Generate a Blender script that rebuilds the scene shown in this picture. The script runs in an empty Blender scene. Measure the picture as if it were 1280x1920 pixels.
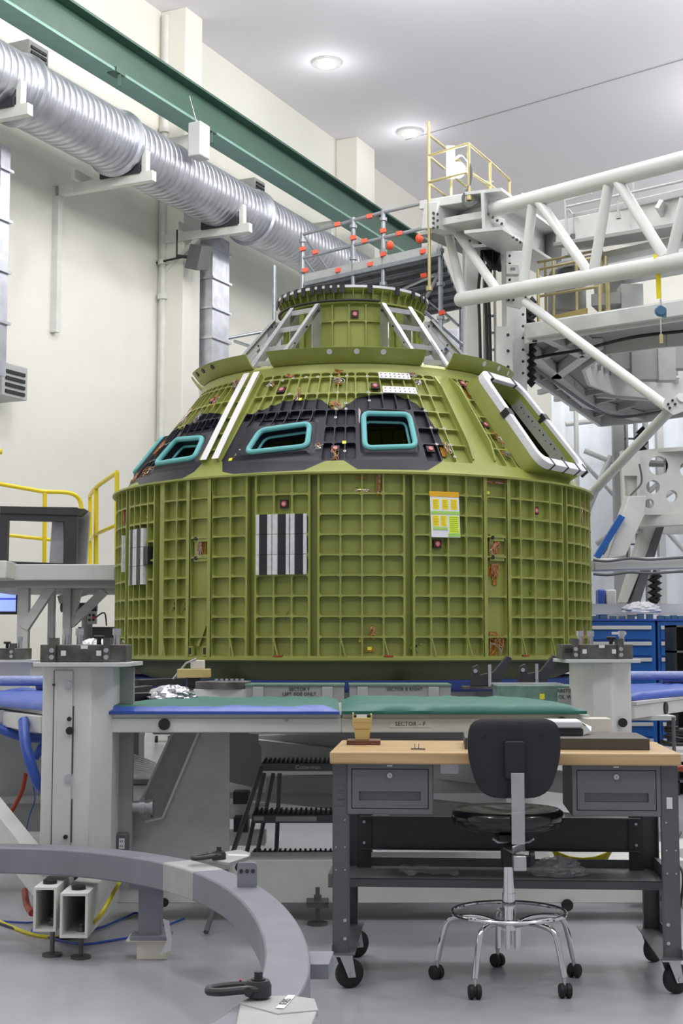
import bpy, math, random
from math import sin, cos, tan, atan, atan2, sqrt, pi, radians, degrees, hypot
from mathutils import Vector, Matrix
random.seed(7)
SC = bpy.context.scene
COL = SC.collection

# ------------------------------------------------------------------ camera, world, lamps, exposure
F, TILT, EYE = 2667.0, radians(5.25), 1.53
cam_d = bpy.data.cameras.new('camera'); cam = bpy.data.objects.new('camera', cam_d); COL.objects.link(cam)
cam.location = (0, 0, EYE); cam.rotation_euler = (radians(90) + TILT, 0, 0)
cam_d.sensor_fit = 'VERTICAL'; cam_d.sensor_height = 36; cam_d.lens = 36 * F / 1920
cam_d.clip_start = .05; cam_d.clip_end = 200
SC.camera = cam
SC.view_settings.view_transform = 'Standard'; SC.view_settings.look = 'None'
SC.view_settings.gamma = 1; SC.view_settings.use_curve_mapping = False
SC.view_settings.exposure = 0.2
wd = bpy.data.worlds.new('hall_light'); SC.world = wd; wd.use_nodes = True
wd.node_tree.nodes['Background'].inputs[0].default_value = (.93, .95, 1.0, 1)
wd.node_tree.nodes['Background'].inputs[1].default_value = .34


def area(loc, size, power, color=(1, .98, .94), rot=(0, 0, 0)):
    d = bpy.data.lights.new('high_bay_lamp', 'AREA'); d.shape = 'DISK'; d.size = size; d.energy = power; d.color = color
    o = bpy.data.objects.new('high_bay_lamp', d); COL.objects.link(o); o.location = loc; o.rotation_euler = rot
    return o


def globe(loc, power, r=.45, color=(1, .985, .96)):  # unseen fill light added to brighten the hall, not a fixture
    d = bpy.data.lights.new('added_fill_globe', 'POINT'); d.energy = power; d.shadow_soft_size = r; d.color = color
    o = bpy.data.objects.new('added_fill_globe', d); COL.objects.link(o); o.location = loc


for lx, ly in ((-6, 2), (1, 1), (8, 3), (-4, 9.5), (2.5, 9.5), (9, 10.5), (-1.5, 16.5), (4, 17.5), (9.3, 19)):  # added fill lights out of view, brighten ceiling and floor alike
    globe((lx, ly, 11.2), 430)
for lx, ly in ((9.0, 23.5), (9.6, 29), (11.5, 36), (1.5, 22)):  # added fill lights set close to the ceiling to lift its far part
    globe((lx, ly, 12.4), 330, .35)


def P(px, py, Y):
    """point on the sight line through a photo position at depth Y (authoring coordinates)"""
    u = (px - 640) / F; v = -(py - 960) / F
    d = (u, cos(TILT) - v * sin(TILT), sin(TILT) + v * cos(TILT)); s = Y / d[1]
    return Vector((d[0] * s, Y, EYE + d[2] * s))


def PZ(px, py, z):
    u = (px - 640) / F; v = -(py - 960) / F
    d = (u, cos(TILT) - v * sin(TILT), sin(TILT) + v * cos(TILT)); s = (z - EYE) / d[2]
    return Vector((d[0] * s, d[1] * s, z))


# ------------------------------------------------------------------ materials
def mat(name, col, rough=.5, metal=0, noise=0, scale=8, bump=0, emit=0, coat=0, trans=0, alpha=1, bscale=None):
    m = bpy.data.materials.new(name); m.use_nodes = True; nt = m.node_tree; b = nt.nodes['Principled BSDF']
    b.inputs['Base Color'].default_value = (*col, 1); b.inputs['Roughness'].default_value = rough
    b.inputs['Metallic'].default_value = metal
    if coat: b.inputs['Coat Weight'].default_value = coat
    if trans: b.inputs['Transmission Weight'].default_value = trans
    if alpha < 1: b.inputs['Alpha'].default_value = alpha
    if emit:
        b.inputs['Emission Color'].default_value = (*col, 1); b.inputs['Emission Strength'].default_value = emit
    if noise or bump:
        tc = nt.nodes.new('ShaderNodeTexCoord')
        n = nt.nodes.new('ShaderNodeTexNoise'); n.inputs['Scale'].default_value = scale; n.inputs['Detail'].default_value = 5
        nt.links.new(tc.outputs['Object'], n.inputs['Vector'])
        if noise:
            r = nt.nodes.new('ShaderNodeMix'); r.data_type = 'RGBA'
            r.inputs[6].default_value = (*[c * (1 - noise) for c in col], 1)
            r.inputs[7].default_value = (*[min(1, c * (1 + noise)) for c in col], 1)
            mr = nt.nodes.new('ShaderNodeMapRange'); mr.inputs[1].default_value = .35; mr.inputs[2].default_value = .65
            nt.links.new(n.outputs[0], mr.inputs[0]); nt.links.new(mr.outputs[0], r.inputs[0])
            nt.links.new(r.outputs[2], b.inputs['Base Color'])
        if bump:
            n2 = n
            if bscale:
                n2 = nt.nodes.new('ShaderNodeTexNoise'); n2.inputs['Scale'].default_value = bscale
                nt.links.new(tc.outputs['Object'], n2.inputs['Vector'])
            bp = nt.nodes.new('ShaderNodeBump'); bp.inputs['Strength'].default_value = bump; bp.inputs['Distance'].default_value = .02
            nt.links.new(n2.outputs[0], bp.inputs['Height']); nt.links.new(bp.outputs[0], b.inputs['Normal'])
    return m


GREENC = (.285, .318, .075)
M = dict(
    bluewrap=mat('pale_blue_clear_wrap', (.26, .32, .55), .25, bump=.5, scale=20),
    white=mat('white_paint', (.66, .67, .63), .45, 0, .05, 5),
    white2=mat('white_steel_paint', (.60, .615, .60), .4, 0, .03, 3),
    cream=mat('cream_bar_paint', (.70, .67, .58), .45, 0, .04, 5),
    grey=mat('grey_paint', (.235, .245, .275), .42, 0, .06, 6),
    lgrey=mat('light_grey_patch_paint', (.42, .44, .43), .45, 0, .05, 12),
    bench=mat('bench_grey_paint', (.115, .12, .125), .45, 0, .04, 10),
    drawer=mat('drawer_grey_paint', (.15, .16, .165), .42, 0, .03, 9),
    dark=mat('dark_steel', (.035, .036, .04), .5),
    black=mat('black_plastic', (.012, .012, .014), .45),
    rubber=mat('black_rubber', (.012, .012, .013), .6),
    vinyl=mat('black_vinyl', (.008, .008, .009), .18, coat=.4),
    backp=mat('backrest_plastic', (.016, .017, .022), .5, bump=.15, scale=300),
    steel=mat('blackened_steel_block', (.13, .125, .115), .45, .55, .35, 9),
    alu=mat('machined_aluminium', (.50, .51, .52), .38, .75, .08, 10),
    chrome=mat('chrome', (.75, .75, .76), .08, 1),
    zinc=mat('zinc_plate', (.55, .56, .57), .3, .8),
    duct=mat('galvanised_duct', (.55, .57, .62), .36, .85, .12, 4, bump=.1, bscale=2.5),
    green=mat('capsule_green_primer', GREENC, .42, .12, .07, 2.2),
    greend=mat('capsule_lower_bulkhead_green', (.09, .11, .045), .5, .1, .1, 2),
    teal=mat('teal_seal_foam', (.14, .46, .47), .55),
    white_tape=mat('white_tape', (.80, .80, .78), .5),
    white_ring=mat('white_wrap', (.72, .73, .78), .4, bump=.3, scale=20),
    btape=mat('black_tape', (.018, .018, .022), .4),
    tilew=mat('white_tile', (.62, .64, .64), .6, 0, .08, 20, bump=.2),
    kapton=mat('amber_tape', (.36, .17, .015), .3, .1, .45, 40),
    copper=mat('copper_wire', (.50, .23, .12), .4, .5, .3, 60),
    ywire=mat('yellow_tag', (.80, .78, .05), .5),
    red=mat('target_red', (.50, .06, .06), .4),
    redscaf=mat('red_coupler_paint', (.75, .09, .035), .45),
    gbeam=mat('green_beam_paint', (.05, .115, .08), .5, 0, .06, 3),
    gbeaml=mat('green_beam_flange_paint', (.20, .36, .30), .5, 0, .04, 3),
    blue=mat('blue_vinyl', (.03, .085, .40), .4, bump=.25, scale=7),
    bluecab=mat('blue_cabinet_paint', (.015, .11, .40), .35),
    matgreen=mat('green_mat_vinyl', (.012, .125, .095), .55, bump=.35, scale=5),
    hose=mat('blue_hose_rubber', (.012, .055, .27), .35),
    yellow=mat('yellow_rail_paint', (.78, .62, .02), .35),
    ycable=mat('yellow_cable', (.62, .55, .02), .4),
    gold=mat('gold_railing', (.46, .40, .20), .35, .4, .08, 10),
    scaf=mat('scaffold_tube', (.36, .39, .42), .35, .65, .1, 10),
    wood=mat('x', (.6, .4, .2)),
    walnut=mat('dark_wood', (.14, .055, .028), .45, 0, .2, 30),
    slab=mat('dark_slab', (.075, .07, .058), .55, 0, .08, 40),
    tan=mat('tan_bin_plastic', (.55, .43, .17), .45),
    paper=mat('paper', (.75, .76, .78), .6),
    foil=mat('crumpled_foil', (.7, .7, .73), .22, .9, bump=1.0, scale=14),
    plastic=mat('clear_plastic_film', (.9, .92, .94), .12, 0, 0, alpha=.30, bump=.8, scale=15),
    curtain=mat('translucent_plastic_sheeting', (.84, .89, .93), .3, 0, .06, .9, bump=.5, bscale=1.5),
    redhose=mat('red_hose_rubber', (.30, .045, .02), .4),
    screen=mat('screen_glow', (.25, .35, .95), .4, emit=.9),
    lamp=mat('lamp_glow', (1, .97, .92), .4, emit=12),
    lamp2=mat('floodlight_glow', (1, .93, .8), .4, emit=14),
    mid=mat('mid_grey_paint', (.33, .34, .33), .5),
    sblue=mat('steel_blue_plastic', (.05, .13, .22), .4),
    ystrap=mat('yellow_webbing', (.80, .68, .02), .6),
    ink=mat('printed_ink', (.03, .03, .03), .6),
    greenglass=mat('green_tinted_wrap', (.16, .27, .22), .25, .1, .2, 12),
)


def wood_mat():
    m = M['wood']; m.name = 'maple_butcher_block'; nt = m.node_tree; b = nt.nodes['Principled BSDF']
    tc = nt.nodes.new('ShaderNodeTexCoord'); mp = nt.nodes.new('ShaderNodeMapping'); mp.inputs['Scale'].default_value = (1.5, 28, 28)
    n = nt.nodes.new('ShaderNodeTexNoise'); n.inputs['Scale'].default_value = 1; n.inputs['Detail'].default_value = 4
    cr = nt.nodes.new('ShaderNodeValToRGB'); cr.color_ramp.elements[0].color = (.50, .33, .15, 1); cr.color_ramp.elements[1].color = (.66, .47, .25, 1)
    cr.color_ramp.elements[0].position = .3; cr.color_ramp.elements[1].position = .7
    nt.links.new(tc.outputs['Object'], mp.inputs[0]); nt.links.new(mp.outputs[0], n.inputs['Vector'])
    nt.links.new(n.outputs[0], cr.inputs[0]); nt.links.new(cr.outputs[0], b.inputs['Base Color'])
    b.inputs['Roughness'].default_value = .3


wood_mat()


def floor_mat():
    m = mat('epoxy_floor', (.40, .40, .43), .22, 0, .07, .7); nt = m.node_tree; b = nt.nodes['Principled BSDF']
    n = nt.nodes.new('ShaderNodeTexNoise'); n.inputs['Scale'].default_value = 1.2; n.inputs['Detail'].default_value = 6
    mr = nt.nodes.new('ShaderNodeMapRange'); mr.inputs[3].default_value = .16; mr.inputs[4].default_value = .36
    nt.links.new(n.outputs[0], mr.inputs[0]); nt.links.new(mr.outputs[0], b.inputs['Roughness'])
    return m


def wall_mat():
    m = mat('painted_block_wall', (.77, .765, .69), .6, 0, .03, .4); nt = m.node_tree; b = nt.nodes['Principled BSDF']
    tc = nt.nodes.new('ShaderNodeTexCoord'); br = nt.nodes.new('ShaderNodeTexBrick'); mp = nt.nodes.new('ShaderNodeMapping')
    br.inputs['Scale'].default_value = 1; br.inputs['Brick Width'].default_value = 1.2; br.inputs['Row Height'].default_value = .6
    br.inputs['Mortar Size'].default_value = .008; br.inputs['Color1'].default_value = (1, 1, 1, 1); br.inputs['Color2'].default_value = (1, 1, 1, 1); br.inputs['Mortar'].default_value = (0, 0, 0, 1)
    bp = nt.nodes.new('ShaderNodeBump'); bp.inputs['Strength'].default_value = .25; bp.inputs['Distance'].default_value = .02
    sx = nt.nodes.new('ShaderNodeSeparateXYZ'); cx = nt.nodes.new('ShaderNodeCombineXYZ')
    nt.links.new(tc.outputs['Object'], sx.inputs[0]); nt.links.new(sx.outputs[1], cx.inputs[0]); nt.links.new(sx.outputs[2], cx.inputs[1])
    nt.links.new(cx.outputs[0], br.inputs['Vector']); nt.links.new(br.outputs[0], bp.inputs['Height']); nt.links.new(bp.outputs[0], b.inputs['Normal'])
    return m


# ------------------------------------------------------------------ mesh builder
class MB:
    def __init__(s): s.v = []; s.f = []; s.m = []; s.cuts = []

    def cut(s): s.cuts.append((len(s.v), len(s.f))); return s

    def add(s, vs, fs, m=0):
        b = len(s.v); s.v += [Vector(p) for p in vs]
        for f in fs: s.f.append([b + i for i in f]); s.m.append(m)
        return s

    def box(s, x0, x1, y0, y1, z0, z1, m=0):
        return s.add([(x0, y0, z0), (x1, y0, z0), (x1, y1, z0), (x0, y1, z0), (x0, y0, z1), (x1, y0, z1), (x1, y1, z1), (x0, y1, z1)],
                     [(0, 3, 2, 1), (4, 5, 6, 7), (0, 1, 5, 4), (1, 2, 6, 5), (2, 3, 7, 6), (3, 0, 4, 7)], m)

    def obox(s, c, ax, ay, az, m=0):
        """box from centre and three half-extent vectors"""
        c, ax, ay, az = map(Vector, (c, ax, ay, az))
        vs = [c + ax * i + ay * j + az * k for k in (-1, 1) for i, j in ((-1, -1), (1, -1), (1, 1), (-1, 1))]
        return s.add(vs, [(0, 3, 2, 1), (4, 5, 6, 7), (0, 1, 5, 4), (1, 2, 6, 5), (2, 3, 7, 6), (3, 0, 4, 7)], m)

    def beam(s, p, q, w, h, up=(0, 0, 1), m=0):
        p, q, up = Vector(p), Vector(q), Vector(up); d = q - p; n = d.normalized(); side = n.cross(up)
        if side.length < 1e-4: side = n.cross(Vector((0, 1, 0)))
        side.normalize(); u = side.cross(n)
        return s.obox((p + q) / 2, d / 2, side * w / 2, u * h / 2, m)

    def ibeam(s, p, q, w, h, t=.02, m=0, mf=None):
        p, q = Vector(p), Vector(q); z = Vector((0, 0, h / 2 - t / 2)); mf = m if mf is None else mf
        s.beam(p + z, q + z, w, t, m=mf); s.beam(p - z, q - z, w, t, m=mf); s.beam(p, q, t, h - 2 * t, m=m)
        return s

    def tube(s, pts, r, n=12, m=0, closed=False, cap=True):
        pts = [Vector(p) for p in pts]; N = len(pts); rings = []; prev = None
        rr = r if isinstance(r, (list, tuple)) else [r] * N
        for i, p in enumerate(pts):
            if closed: t = pts[(i + 1) % N] - pts[i - 1]
            else: t = pts[min(i + 1, N - 1)] - pts[max(i - 1, 0)]
            t.normalize()
            if prev is None:
                a = t.orthogonal().normalized()
            else:
                a = prev - t * prev.dot(t)
                a = a.normalized() if a.length > 1e-6 else t.orthogonal().normalized()
            prev = a; b = t.cross(a)
            rings.append([p + (a * cos(2 * pi * k / n) + b * sin(2 * pi * k / n)) * rr[i] for k in range(n)])
        vs = [v for rg in rings for v in rg]; fs = []
        for i in range(N if closed else N - 1):
            j = (i + 1) % N
            for k in range(n): fs.append((i * n + k, i * n + (k + 1) % n, j * n + (k + 1) % n, j * n + k))
        if cap and not closed: fs.append(tuple(range(n))[::-1]); fs.append(tuple((N - 1) * n + k for k in range(n)))
        return s.add(vs, fs, m)

    def cyl(s, p, q, r, n=20, m=0): return s.tube([p, q], r, n, m)

    def lathe(s, prof, c=(0, 0, 0), n=48, a0=0, a1=360, m=0, axis=None):
        full = abs(a1 - a0) >= 360; K = n if full else n + 1; c = Vector(c); vs = []; L = len(prof)
        if axis is None: ex, ey, ez = Vector((1, 0, 0)), Vector((0, 1, 0)), Vector((0, 0, 1))
        else:
            ez = Vector(axis).normalized(); ex = ez.orthogonal().normalized(); ey = ez.cross(ex)
        for k in range(K):
            a = radians(a0 + (a1 - a0) * k / n)
            for r, z in prof: vs.append(c + ex * r * cos(a) + ey * r * sin(a) + ez * z)
        fs = []
        for k in range(n):
            j = (k + 1) % K
            for i in range(L - 1): fs.append((k * L + i, j * L + i, j * L + i + 1, k * L + i + 1))
        return s.add(vs, fs, m)

    def prism(s, pts, vec, m=0):
        pts = [Vector(p) for p in pts]; vec = Vector(vec); n = len(pts)
        return s.add(pts + [p + vec for p in pts], [tuple(range(n))[::-1], tuple(range(n, 2 * n))] + [(i, (i + 1) % n, n + (i + 1) % n, n + i) for i in range(n)], m)

    def frame(s, outer, inner, vec, m=0):
        """plate with a hole: outer and inner loops of equal length"""
        o = [Vector(p) for p in outer]; i_ = [Vector(p) for p in inner]; vec = Vector(vec); n = len(o)
        vs = o + i_ + [p + vec for p in o] + [p + vec for p in i_]; fs = []
        for k in range(n):
            j = (k + 1) % n
            fs += [(k, j, n + j, n + k), (2 * n + k, 3 * n + k, 3 * n + j, 2 * n + j), (k, 2 * n + k, 2 * n + j, j), (n + k, n + j, 3 * n + j, 3 * n + k)]
        return s.add(vs, fs, m)

    def sphere(s, c, r, sz=1, n=16, k=9, m=0):
        return s.lathe([(max(1e-4, r * sin(pi * i / k)), -r * sz * cos(pi * i / k)) for i in range(k + 1)], c, n, m=m)

    def build(s, name, mats, parent=None, label=None, origin=None, bevel=0, angle=35, fix=True):
        if not isinstance(mats, (list, tuple)): mats = [mats]
        mats = [M[x] if isinstance(x, str) else x for x in mats]
        o0 = Vector((0, 0, 0)); p = parent
        while p is not None: o0 += p.location; p = p.parent
        if origin is not None: o0 = Vector(origin)
        me = bpy.data.meshes.new(name); me.from_pydata([tuple(v - o0) for v in s.v], [], s.f)
        for x in mats: me.materials.append(x)
        for pl, mi in zip(me.polygons, s.m): pl.material_index = mi; pl.use_smooth = True
        if fix:
            import bmesh
            bm = bmesh.new(); bm.from_mesh(me); bmesh.ops.recalc_face_normals(bm, faces=bm.faces); bm.to_mesh(me); bm.free()
        me.set_sharp_from_angle(angle=radians(angle)); me.update()
        o = bpy.data.objects.new(name, me); COL.objects.link(o)
        if parent is not None: o.parent = parent
        elif origin is not None: o.location = o0
        if label: o['label'] = label
        if bevel:
            b = o.modifiers.new('bevel', 'BEVEL'); b.width = bevel; b.segments = 2; b.limit_method = 'ANGLE'; b.angle_limit = radians(40)
            b.harden_normals = False
        return o

    def each(s, name, mats, parent=None, label=None, **kw):
        """one object per piece between cut() marks"""
        c = [(0, 0)] + s.cuts + [(len(s.v), len(s.f))]; out = []
        for (v0, f0), (v1, f1) in zip(c[:-1], c[1:]):
            if v1 <= v0: continue
            q = MB(); q.v = s.v[v0:v1]; q.f = [[i - v0 for i in f] for f in s.f[f0:f1]]; q.m = s.m[f0:f1]
            out.append(q.build(name, mats, parent, label, **kw))
        return out

    def solo(s, name, mats, label, cat, group=None, bevel=0, angle=35, kind=None):
        xs = [v.x for v in s.v]; ys = [v.y for v in s.v]; zs = [v.z for v in s.v]
        o = s.build(name, mats, None, None, ((min(xs) + max(xs)) / 2, (min(ys) + max(ys)) / 2, min(zs)), bevel, angle)
        tag(o, label, cat, group, kind); return o

    def struct(s, name, mats, bevel=0):
        o = s.build(name, mats, None, None, None, bevel); o['kind'] = 'structure'; return o


def tag(o, label, cat, group=None, kind=None):
    o['label'] = label; o['category'] = cat
    if group: o['group'] = group
    if kind: o['kind'] = kind


def thing(name, label, cat, loc, group=None):
    o = bpy.data.objects.new(name, None); COL.objects.link(o); o.location = loc; o.empty_display_size = .1
    tag(o, label, cat, group); return o


def copy_tree(o, parent=None):
    c = o.copy(); COL.objects.link(c); c.parent = parent
    for ch in list(o.children): copy_tree(ch, c)
    return c


def text_mb(txt, size, c, ex, ey, depth=.001, mb=None, m=0, align='CENTER'):
    cu = bpy.data.curves.new('t', 'FONT'); cu.body = txt; cu.size = size; cu.align_x = align; cu.align_y = 'CENTER'; cu.extrude = depth; cu.resolution_u = 2
    o = bpy.data.objects.new('t', cu); COL.objects.link(o)
    me = bpy.data.meshes.new_from_object(o); bpy.data.objects.remove(o)
    ex = Vector(ex).normalized(); ey = Vector(ey).normalized(); ez = ex.cross(ey); c = Vector(c)
    mb = mb or MB()
    mb.add([c + ex * v.co.x + ey * v.co.y + ez * v.co.z for v in me.vertices], [tuple(p.vertices) for p in me.polygons], m)
    bpy.data.meshes.remove(me); bpy.data.curves.remove(cu)
    return mb


def spline(pts, k=8, closed=False):
    pts = [Vector(p) for p in pts]; n = len(pts); out = []
    for i in range(n if closed else n - 1):
        g = (lambda j: pts[j % n]) if closed else (lambda j: pts[max(0, min(n - 1, j))])
        a, b, c, d = g(i - 1), g(i), g(i + 1), g(i + 2)
        for j in range(k):
            t = j / k
            out.append(.5 * ((2 * b) + (c - a) * t + (2 * a - 5 * b + 4 * c - d) * t * t + (3 * b - a - 3 * c + d) * t ** 3))
    if not closed: out.append(pts[-1])
    return out


def round_poly(c, r, k=5):
    """2D polygon corners -> rounded loop"""
    n = len(c); out = []
    for i in range(n):
        a, b, d = Vector(c[i - 1]), Vector(c[i]), Vector(c[(i + 1) % n])
        u = (a - b).normalized(); w = (d - b).normalized(); ri = min(r, (a - b).length * .45, (d - b).length * .45)
        p, q = b + u * ri, b + w * ri
        for j in range(k + 1):
            t = j / k; out.append(p * (1 - t) ** 2 + b * 2 * t * (1 - t) + q * t * t)
    return out


X, Yv, Z = Vector((1, 0, 0)), Vector((0, 1, 0)), Vector((0, 0, 1))

# ================================================================== THE HALL
WD = Vector((.4308, .9024, 0)); WN = Vector((-.9024, .4308, 0)); WDIST = 14.0; CEIL = 13.2


def WP(px, py, off):
    """point on a plane parallel to the left wall, off metres into the room"""
    u = (px - 640) / F; v = -(py - 960) / F
    d = Vector((u, cos(TILT) - v * sin(TILT), sin(TILT) + v * cos(TILT))); s = (WDIST - off) / d.dot(WN)
    return Vector((0, 0, EYE)) + d * s


def wall_xy(s, off): return WN * (WDIST - off) + WD * s      # s metres along the wall


def wall_box(mb, s0, s1, o0, o1, z0, z1, m=0):
    a, b, c, d = wall_xy(s0, o0), wall_xy(s1, o0), wall_xy(s1, o1), wall_xy(s0, o1)
    return mb.prism([p + Z * z0 for p in (a, b, c, d)], Z * (z1 - z0), m)


def s_at(px, off): return WP(px, 900, off).dot(WD)


MB().box(-34, 13, -8, 46, -.1, 0).struct('floor', floor_mat())
mc = mat('painted_ceiling', (.86, .84, .90), .7)
MB().box(-34, 13, -8, 46, CEIL, CEIL + .1).struct('ceiling', mc)
WM = wall_mat()
b = MB(); wall_box(b, -22, 48, -.2, 0, 0, CEIL); b.struct('wall_left', WM)
MB().box(-2, 13, 41, 41.2, 0, CEIL).struct('wall_back', WM)
n = 0
for x0, x1, pr in ((310, 372, .55), (640, 704, .55)):       # pilasters
    n += 1; s1 = s_at(x1, pr); s0 = s_at(x0 + (30 if x0 < 400 else 30), pr)
    b = MB(); wall_box(b, s0, s1, 0, pr, 0, CEIL - .0); b.struct('trim_%d' % n, WM, .02)
b = MB()
for px in (300, 303.5):
    pass
s = s_at(301, .12); p = wall_xy(s, .12)
b.cyl(p + Z * 3.2, p + Z * 13.1, .06, 14)
for py in (240, 490, 555): zz = WP(301, py, .12).z; b.cyl(p + Z * (zz - .05), p + Z * (zz + .05), .1, 14); b.beam(p + Z * zz, p + Z * zz + WD * .35, .05, .05)
b.solo('wall_pipe', 'white', 'thin white vertical pipe on wall beside the left pilaster', 'pipe')

# crane runway beam
def runway():
    off = 1.6
    a0, a1 = WP(112, 0, off), WP(640, 357, off); zt = (a0.z + a1.z) / 2
    z0, z1 = WP(0, 15, off).z, WP(640, 410, off).z; zb = (z0 + z1) / 2
    s0, s1 = -6, s_at(792, off)
    R = thing('crane_runway_beam', 'long green steel I beam running high along the left wall', 'beam', wall_xy(s0, off) + Z * zb)
    b = MB(); wall_box(b, s0, s1, off - .01, off + .01, zb + .03, zt - .03); b.build('web', 'gbeam', R)
    b = MB(); wall_box(b, s0, s1, off - .2, off + .2, zb - .015, zb + .03); b.build('lower_flange', 'gbeaml', R)
    b = MB(); wall_box(b, s0, s1, off - .2, off + .2, zt - .03, zt + .01); wall_box(b, s0, s1, off - .06, off + .06, zt + .01, zt + .06); b.build('upper_flange', 'gbeam', R)
    for px in (192, 372):
        s = s_at(px, off); b = MB(); wall_box(b, s - .12, s + .12, off + .05, off + .23, zb - .03, zb + .05)
        b.beam(wall_xy(s, off + .2) + Z * zb, wall_xy(s, off + .2) + Z * (zb - .22), .05, .03); b.build('beam_clip', 'gbeam', R)
    b = MB()
    for px in (372, 640):
        s = s_at(px, off); wall_box(b, s - .06, s + .06, .4, off - .2, zb - .45, zb - .02); b.cut()
    b.each('wall_bracket', 'white', R)


runway()

# spiral duct
def duct():
    off = 1.3; m = WP(250, 287, off); z = m.z; r = .49; s0, s1 = -4, s_at(700, off)
    R = thing('spiral_duct', 'large round galvanised spiral duct running along the left wall', 'duct', wall_xy(s0, off) + Z * z)
    b = MB(); prof = []; L = s1 - s0; k = int(L / .15)
    for i in range(k + 1):
        x = i * L / k; prof += [(r, x), (r, x + .115), (r - .012, x + .128), (r, x + .141)]
    b.lathe(prof, wall_xy(s0, off) + Z * z, 40, axis=WD); b.build('duct_pipe', 'duct', R, angle=50)
    for px in (207, 467, 20):
        s = s_at(px, off); b = MB(); b.lathe([(r, -.05), (r + .05, -.03), (r + .05, .03), (r, .05)], wall_xy(s, off) + Z * z, 40, axis=WD); b.build('joint_band', 'duct', R)
    for i, px in enumerate((40, 280, 465)):
        s = s_at(px, off + .6)
        b = MB(); wall_box(b, s - .06, s + .06, 0.05, off + .62, z - r - .16, z - r - .0)
        wall_box(b, s - .06, s + .06, off + .42, off + .50, z - r, z - r + .35)
        if i == 1: wall_box(b, s - .06, s + .06, 0.0, .12, z - 2.9, z - r)
        wall_box(b, s - .25, s + .25, 0.5, .58, z - r, z - r + .15)
        if i == 2: b.beam(wall_xy(s, .1) + Z * (z - 1.2), wall_xy(s, .9) + Z * (z - r - .1), .08, .08)
        b.build('duct_bracket', 'white', R)
        b = MB(); wall_box(b, s - .1, s + .1, off - .35, off + .4, z - r - .02, z - r + .12); b.build('saddle', 'dark', R)


duct()
for (x0, x1, y0, y1, lab) in ((395, 432, 436, 690, 'rectangular galvanised riser duct on wall behind the capsule top'), (-12, 15, 262, 700, 'rectangular galvanised riser duct at the left picture edge')):
    off = .75; s0, s1 = s_at(x0, off), s_at(x1, off); zt, zb_ = WP(x0, y0, off).z, WP(x0, y1, off).z
    R = thing('riser_duct', lab, 'duct', wall_xy(s0, off) + Z * zb_)
    b = MB(); wall_box(b, s0, s1 - .1, .35, off, zb_, zt); b.build('duct_body', 'duct', R)
    b = MB()
    k = 3
    for i in range(1, 5): zz = zb_ + (zt - zb_) * i / 4.5; wall_box(b, s0 - .04, s1 - .06, .32, off + .04, zz, zz + .04); b.cut()
    b.each('duct_seam', 'duct', R)


def vent(px, py, w, lab):
    off = .5; c = WP(px, py, off); s = c.dot(WD); z = c.z
    R = thing('wall_vent', lab, 'vent', wall_xy(s, off) + Z * (z - w / 2))
    b = MB(); wall_box(b, s - w * .6, s + w * .6, 0, off, z - w / 2, z + w / 2); b.build('vent_housing', 'lgrey', R, bevel=.01)
    b = MB()
    for i in range(4): wall_box(b, s - w * .45, s + w * .45, off, off + .02, z - w * .4 + i * w * .2, z - w * .4 + i * w * .2 + w * .1); b.cut()
    b.each('louvre', 'black', R)


vent(72, 108, .42, 'small grey louvred wall vent above the big duct, upper left')
vent(487, 354, .36, 'small grey louvred wall vent just above the far end of duct')
vent(28, 715, .5, 'grey louvred air outlet low on wall at left picture edge')
b = MB(); c = WP(373, 264, 1.98); s = c.dot(WD); wall_box(b, s - .16, s + .16, 1.86, 2.1, c.z - .3, c.z + .28)
R = thing('hanging_box', 'white box fixture hanging just below the green beam', 'box', c - Z * .3); b.build('box_body', 'white2', R, bevel=.02)
b = MB(); b.cyl(wall_xy(s, 1.96) + Z * (c.z + .2), wall_xy(s, 1.78) + Z * (c.z + .8), .012, 6); b.build('hanger', 'zinc', R)
c = WP(373, 482, .9); R = thing('wall_speaker', 'dark grey loudspeaker box bracketed to wall under the duct', 'speaker', c - Z * .25)
b = MB(); b.obox(c, WD * .2 + Z * .05, Vector((.12, -.1, -.05)), Z * .22 + Vector((.05, 0, 0))); b.build('speaker_box', 'bench', R, bevel=.01)
b = MB(); b.cyl(c - X * .2, c - X * .4 + Z * .02, .03); b.cyl(c - X * .4, c - X * .4 + Z * .5, .015); b.cyl(c - X * .3, wall_xy(c.dot(WD), 0) + Z * c.z, .02); b.build('bracket', 'black', R)
# ceiling lamps in view
for i, (px, py) in enumerate(((612, 118), (768, 248))):
    c = PZ(px, py, CEIL - .02); lab = ('round recessed ceiling lamp, glowing, nearer of the two', 'round recessed ceiling lamp, glowing, farther of the two')[i]
    R = thing('ceiling_lamp', lab, 'ceiling lamp', c - Z * .1)
    b = MB(); b.lathe([(.0, -.035), (.15, -.03), (.16, 0)], c, 28); b.build('bulb', 'lamp', R)
    b = MB(); b.lathe([(.16, 0), (.18, -.06), (.3, -.03), (.32, .01)], c, 28); b.build('reflector_trim', 'white2', R)
    d = bpy.data.lights.new('ceiling_lamp_light', 'POINT'); d.energy = 14; d.shadow_soft_size = .25; o = bpy.data.objects.new('ceiling_lamp_light', d); COL.objects.link(o); o.location = c - Z * .5
b = MB()
a_, c_ = PZ(760, 262, CEIL), PZ(1290, 108, CEIL); b.beam(a_, c_, .03, .02); b.solo('ceiling_cable', 'mid', 'thin grey cable line running across the ceiling', 'cable')

# ================================================================== THE CAPSULE
CX, CY = .12, 15.0
CAP = thing('spacecraft_capsule', 'large green metal crew capsule shell with black painted window band on stand', 'spacecraft', (CX, CY, 1.1))


def cyl_pt(r, th, z): t = radians(th); return Vector((CX + r * sin(t), CY - r * cos(t), z))


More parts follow.
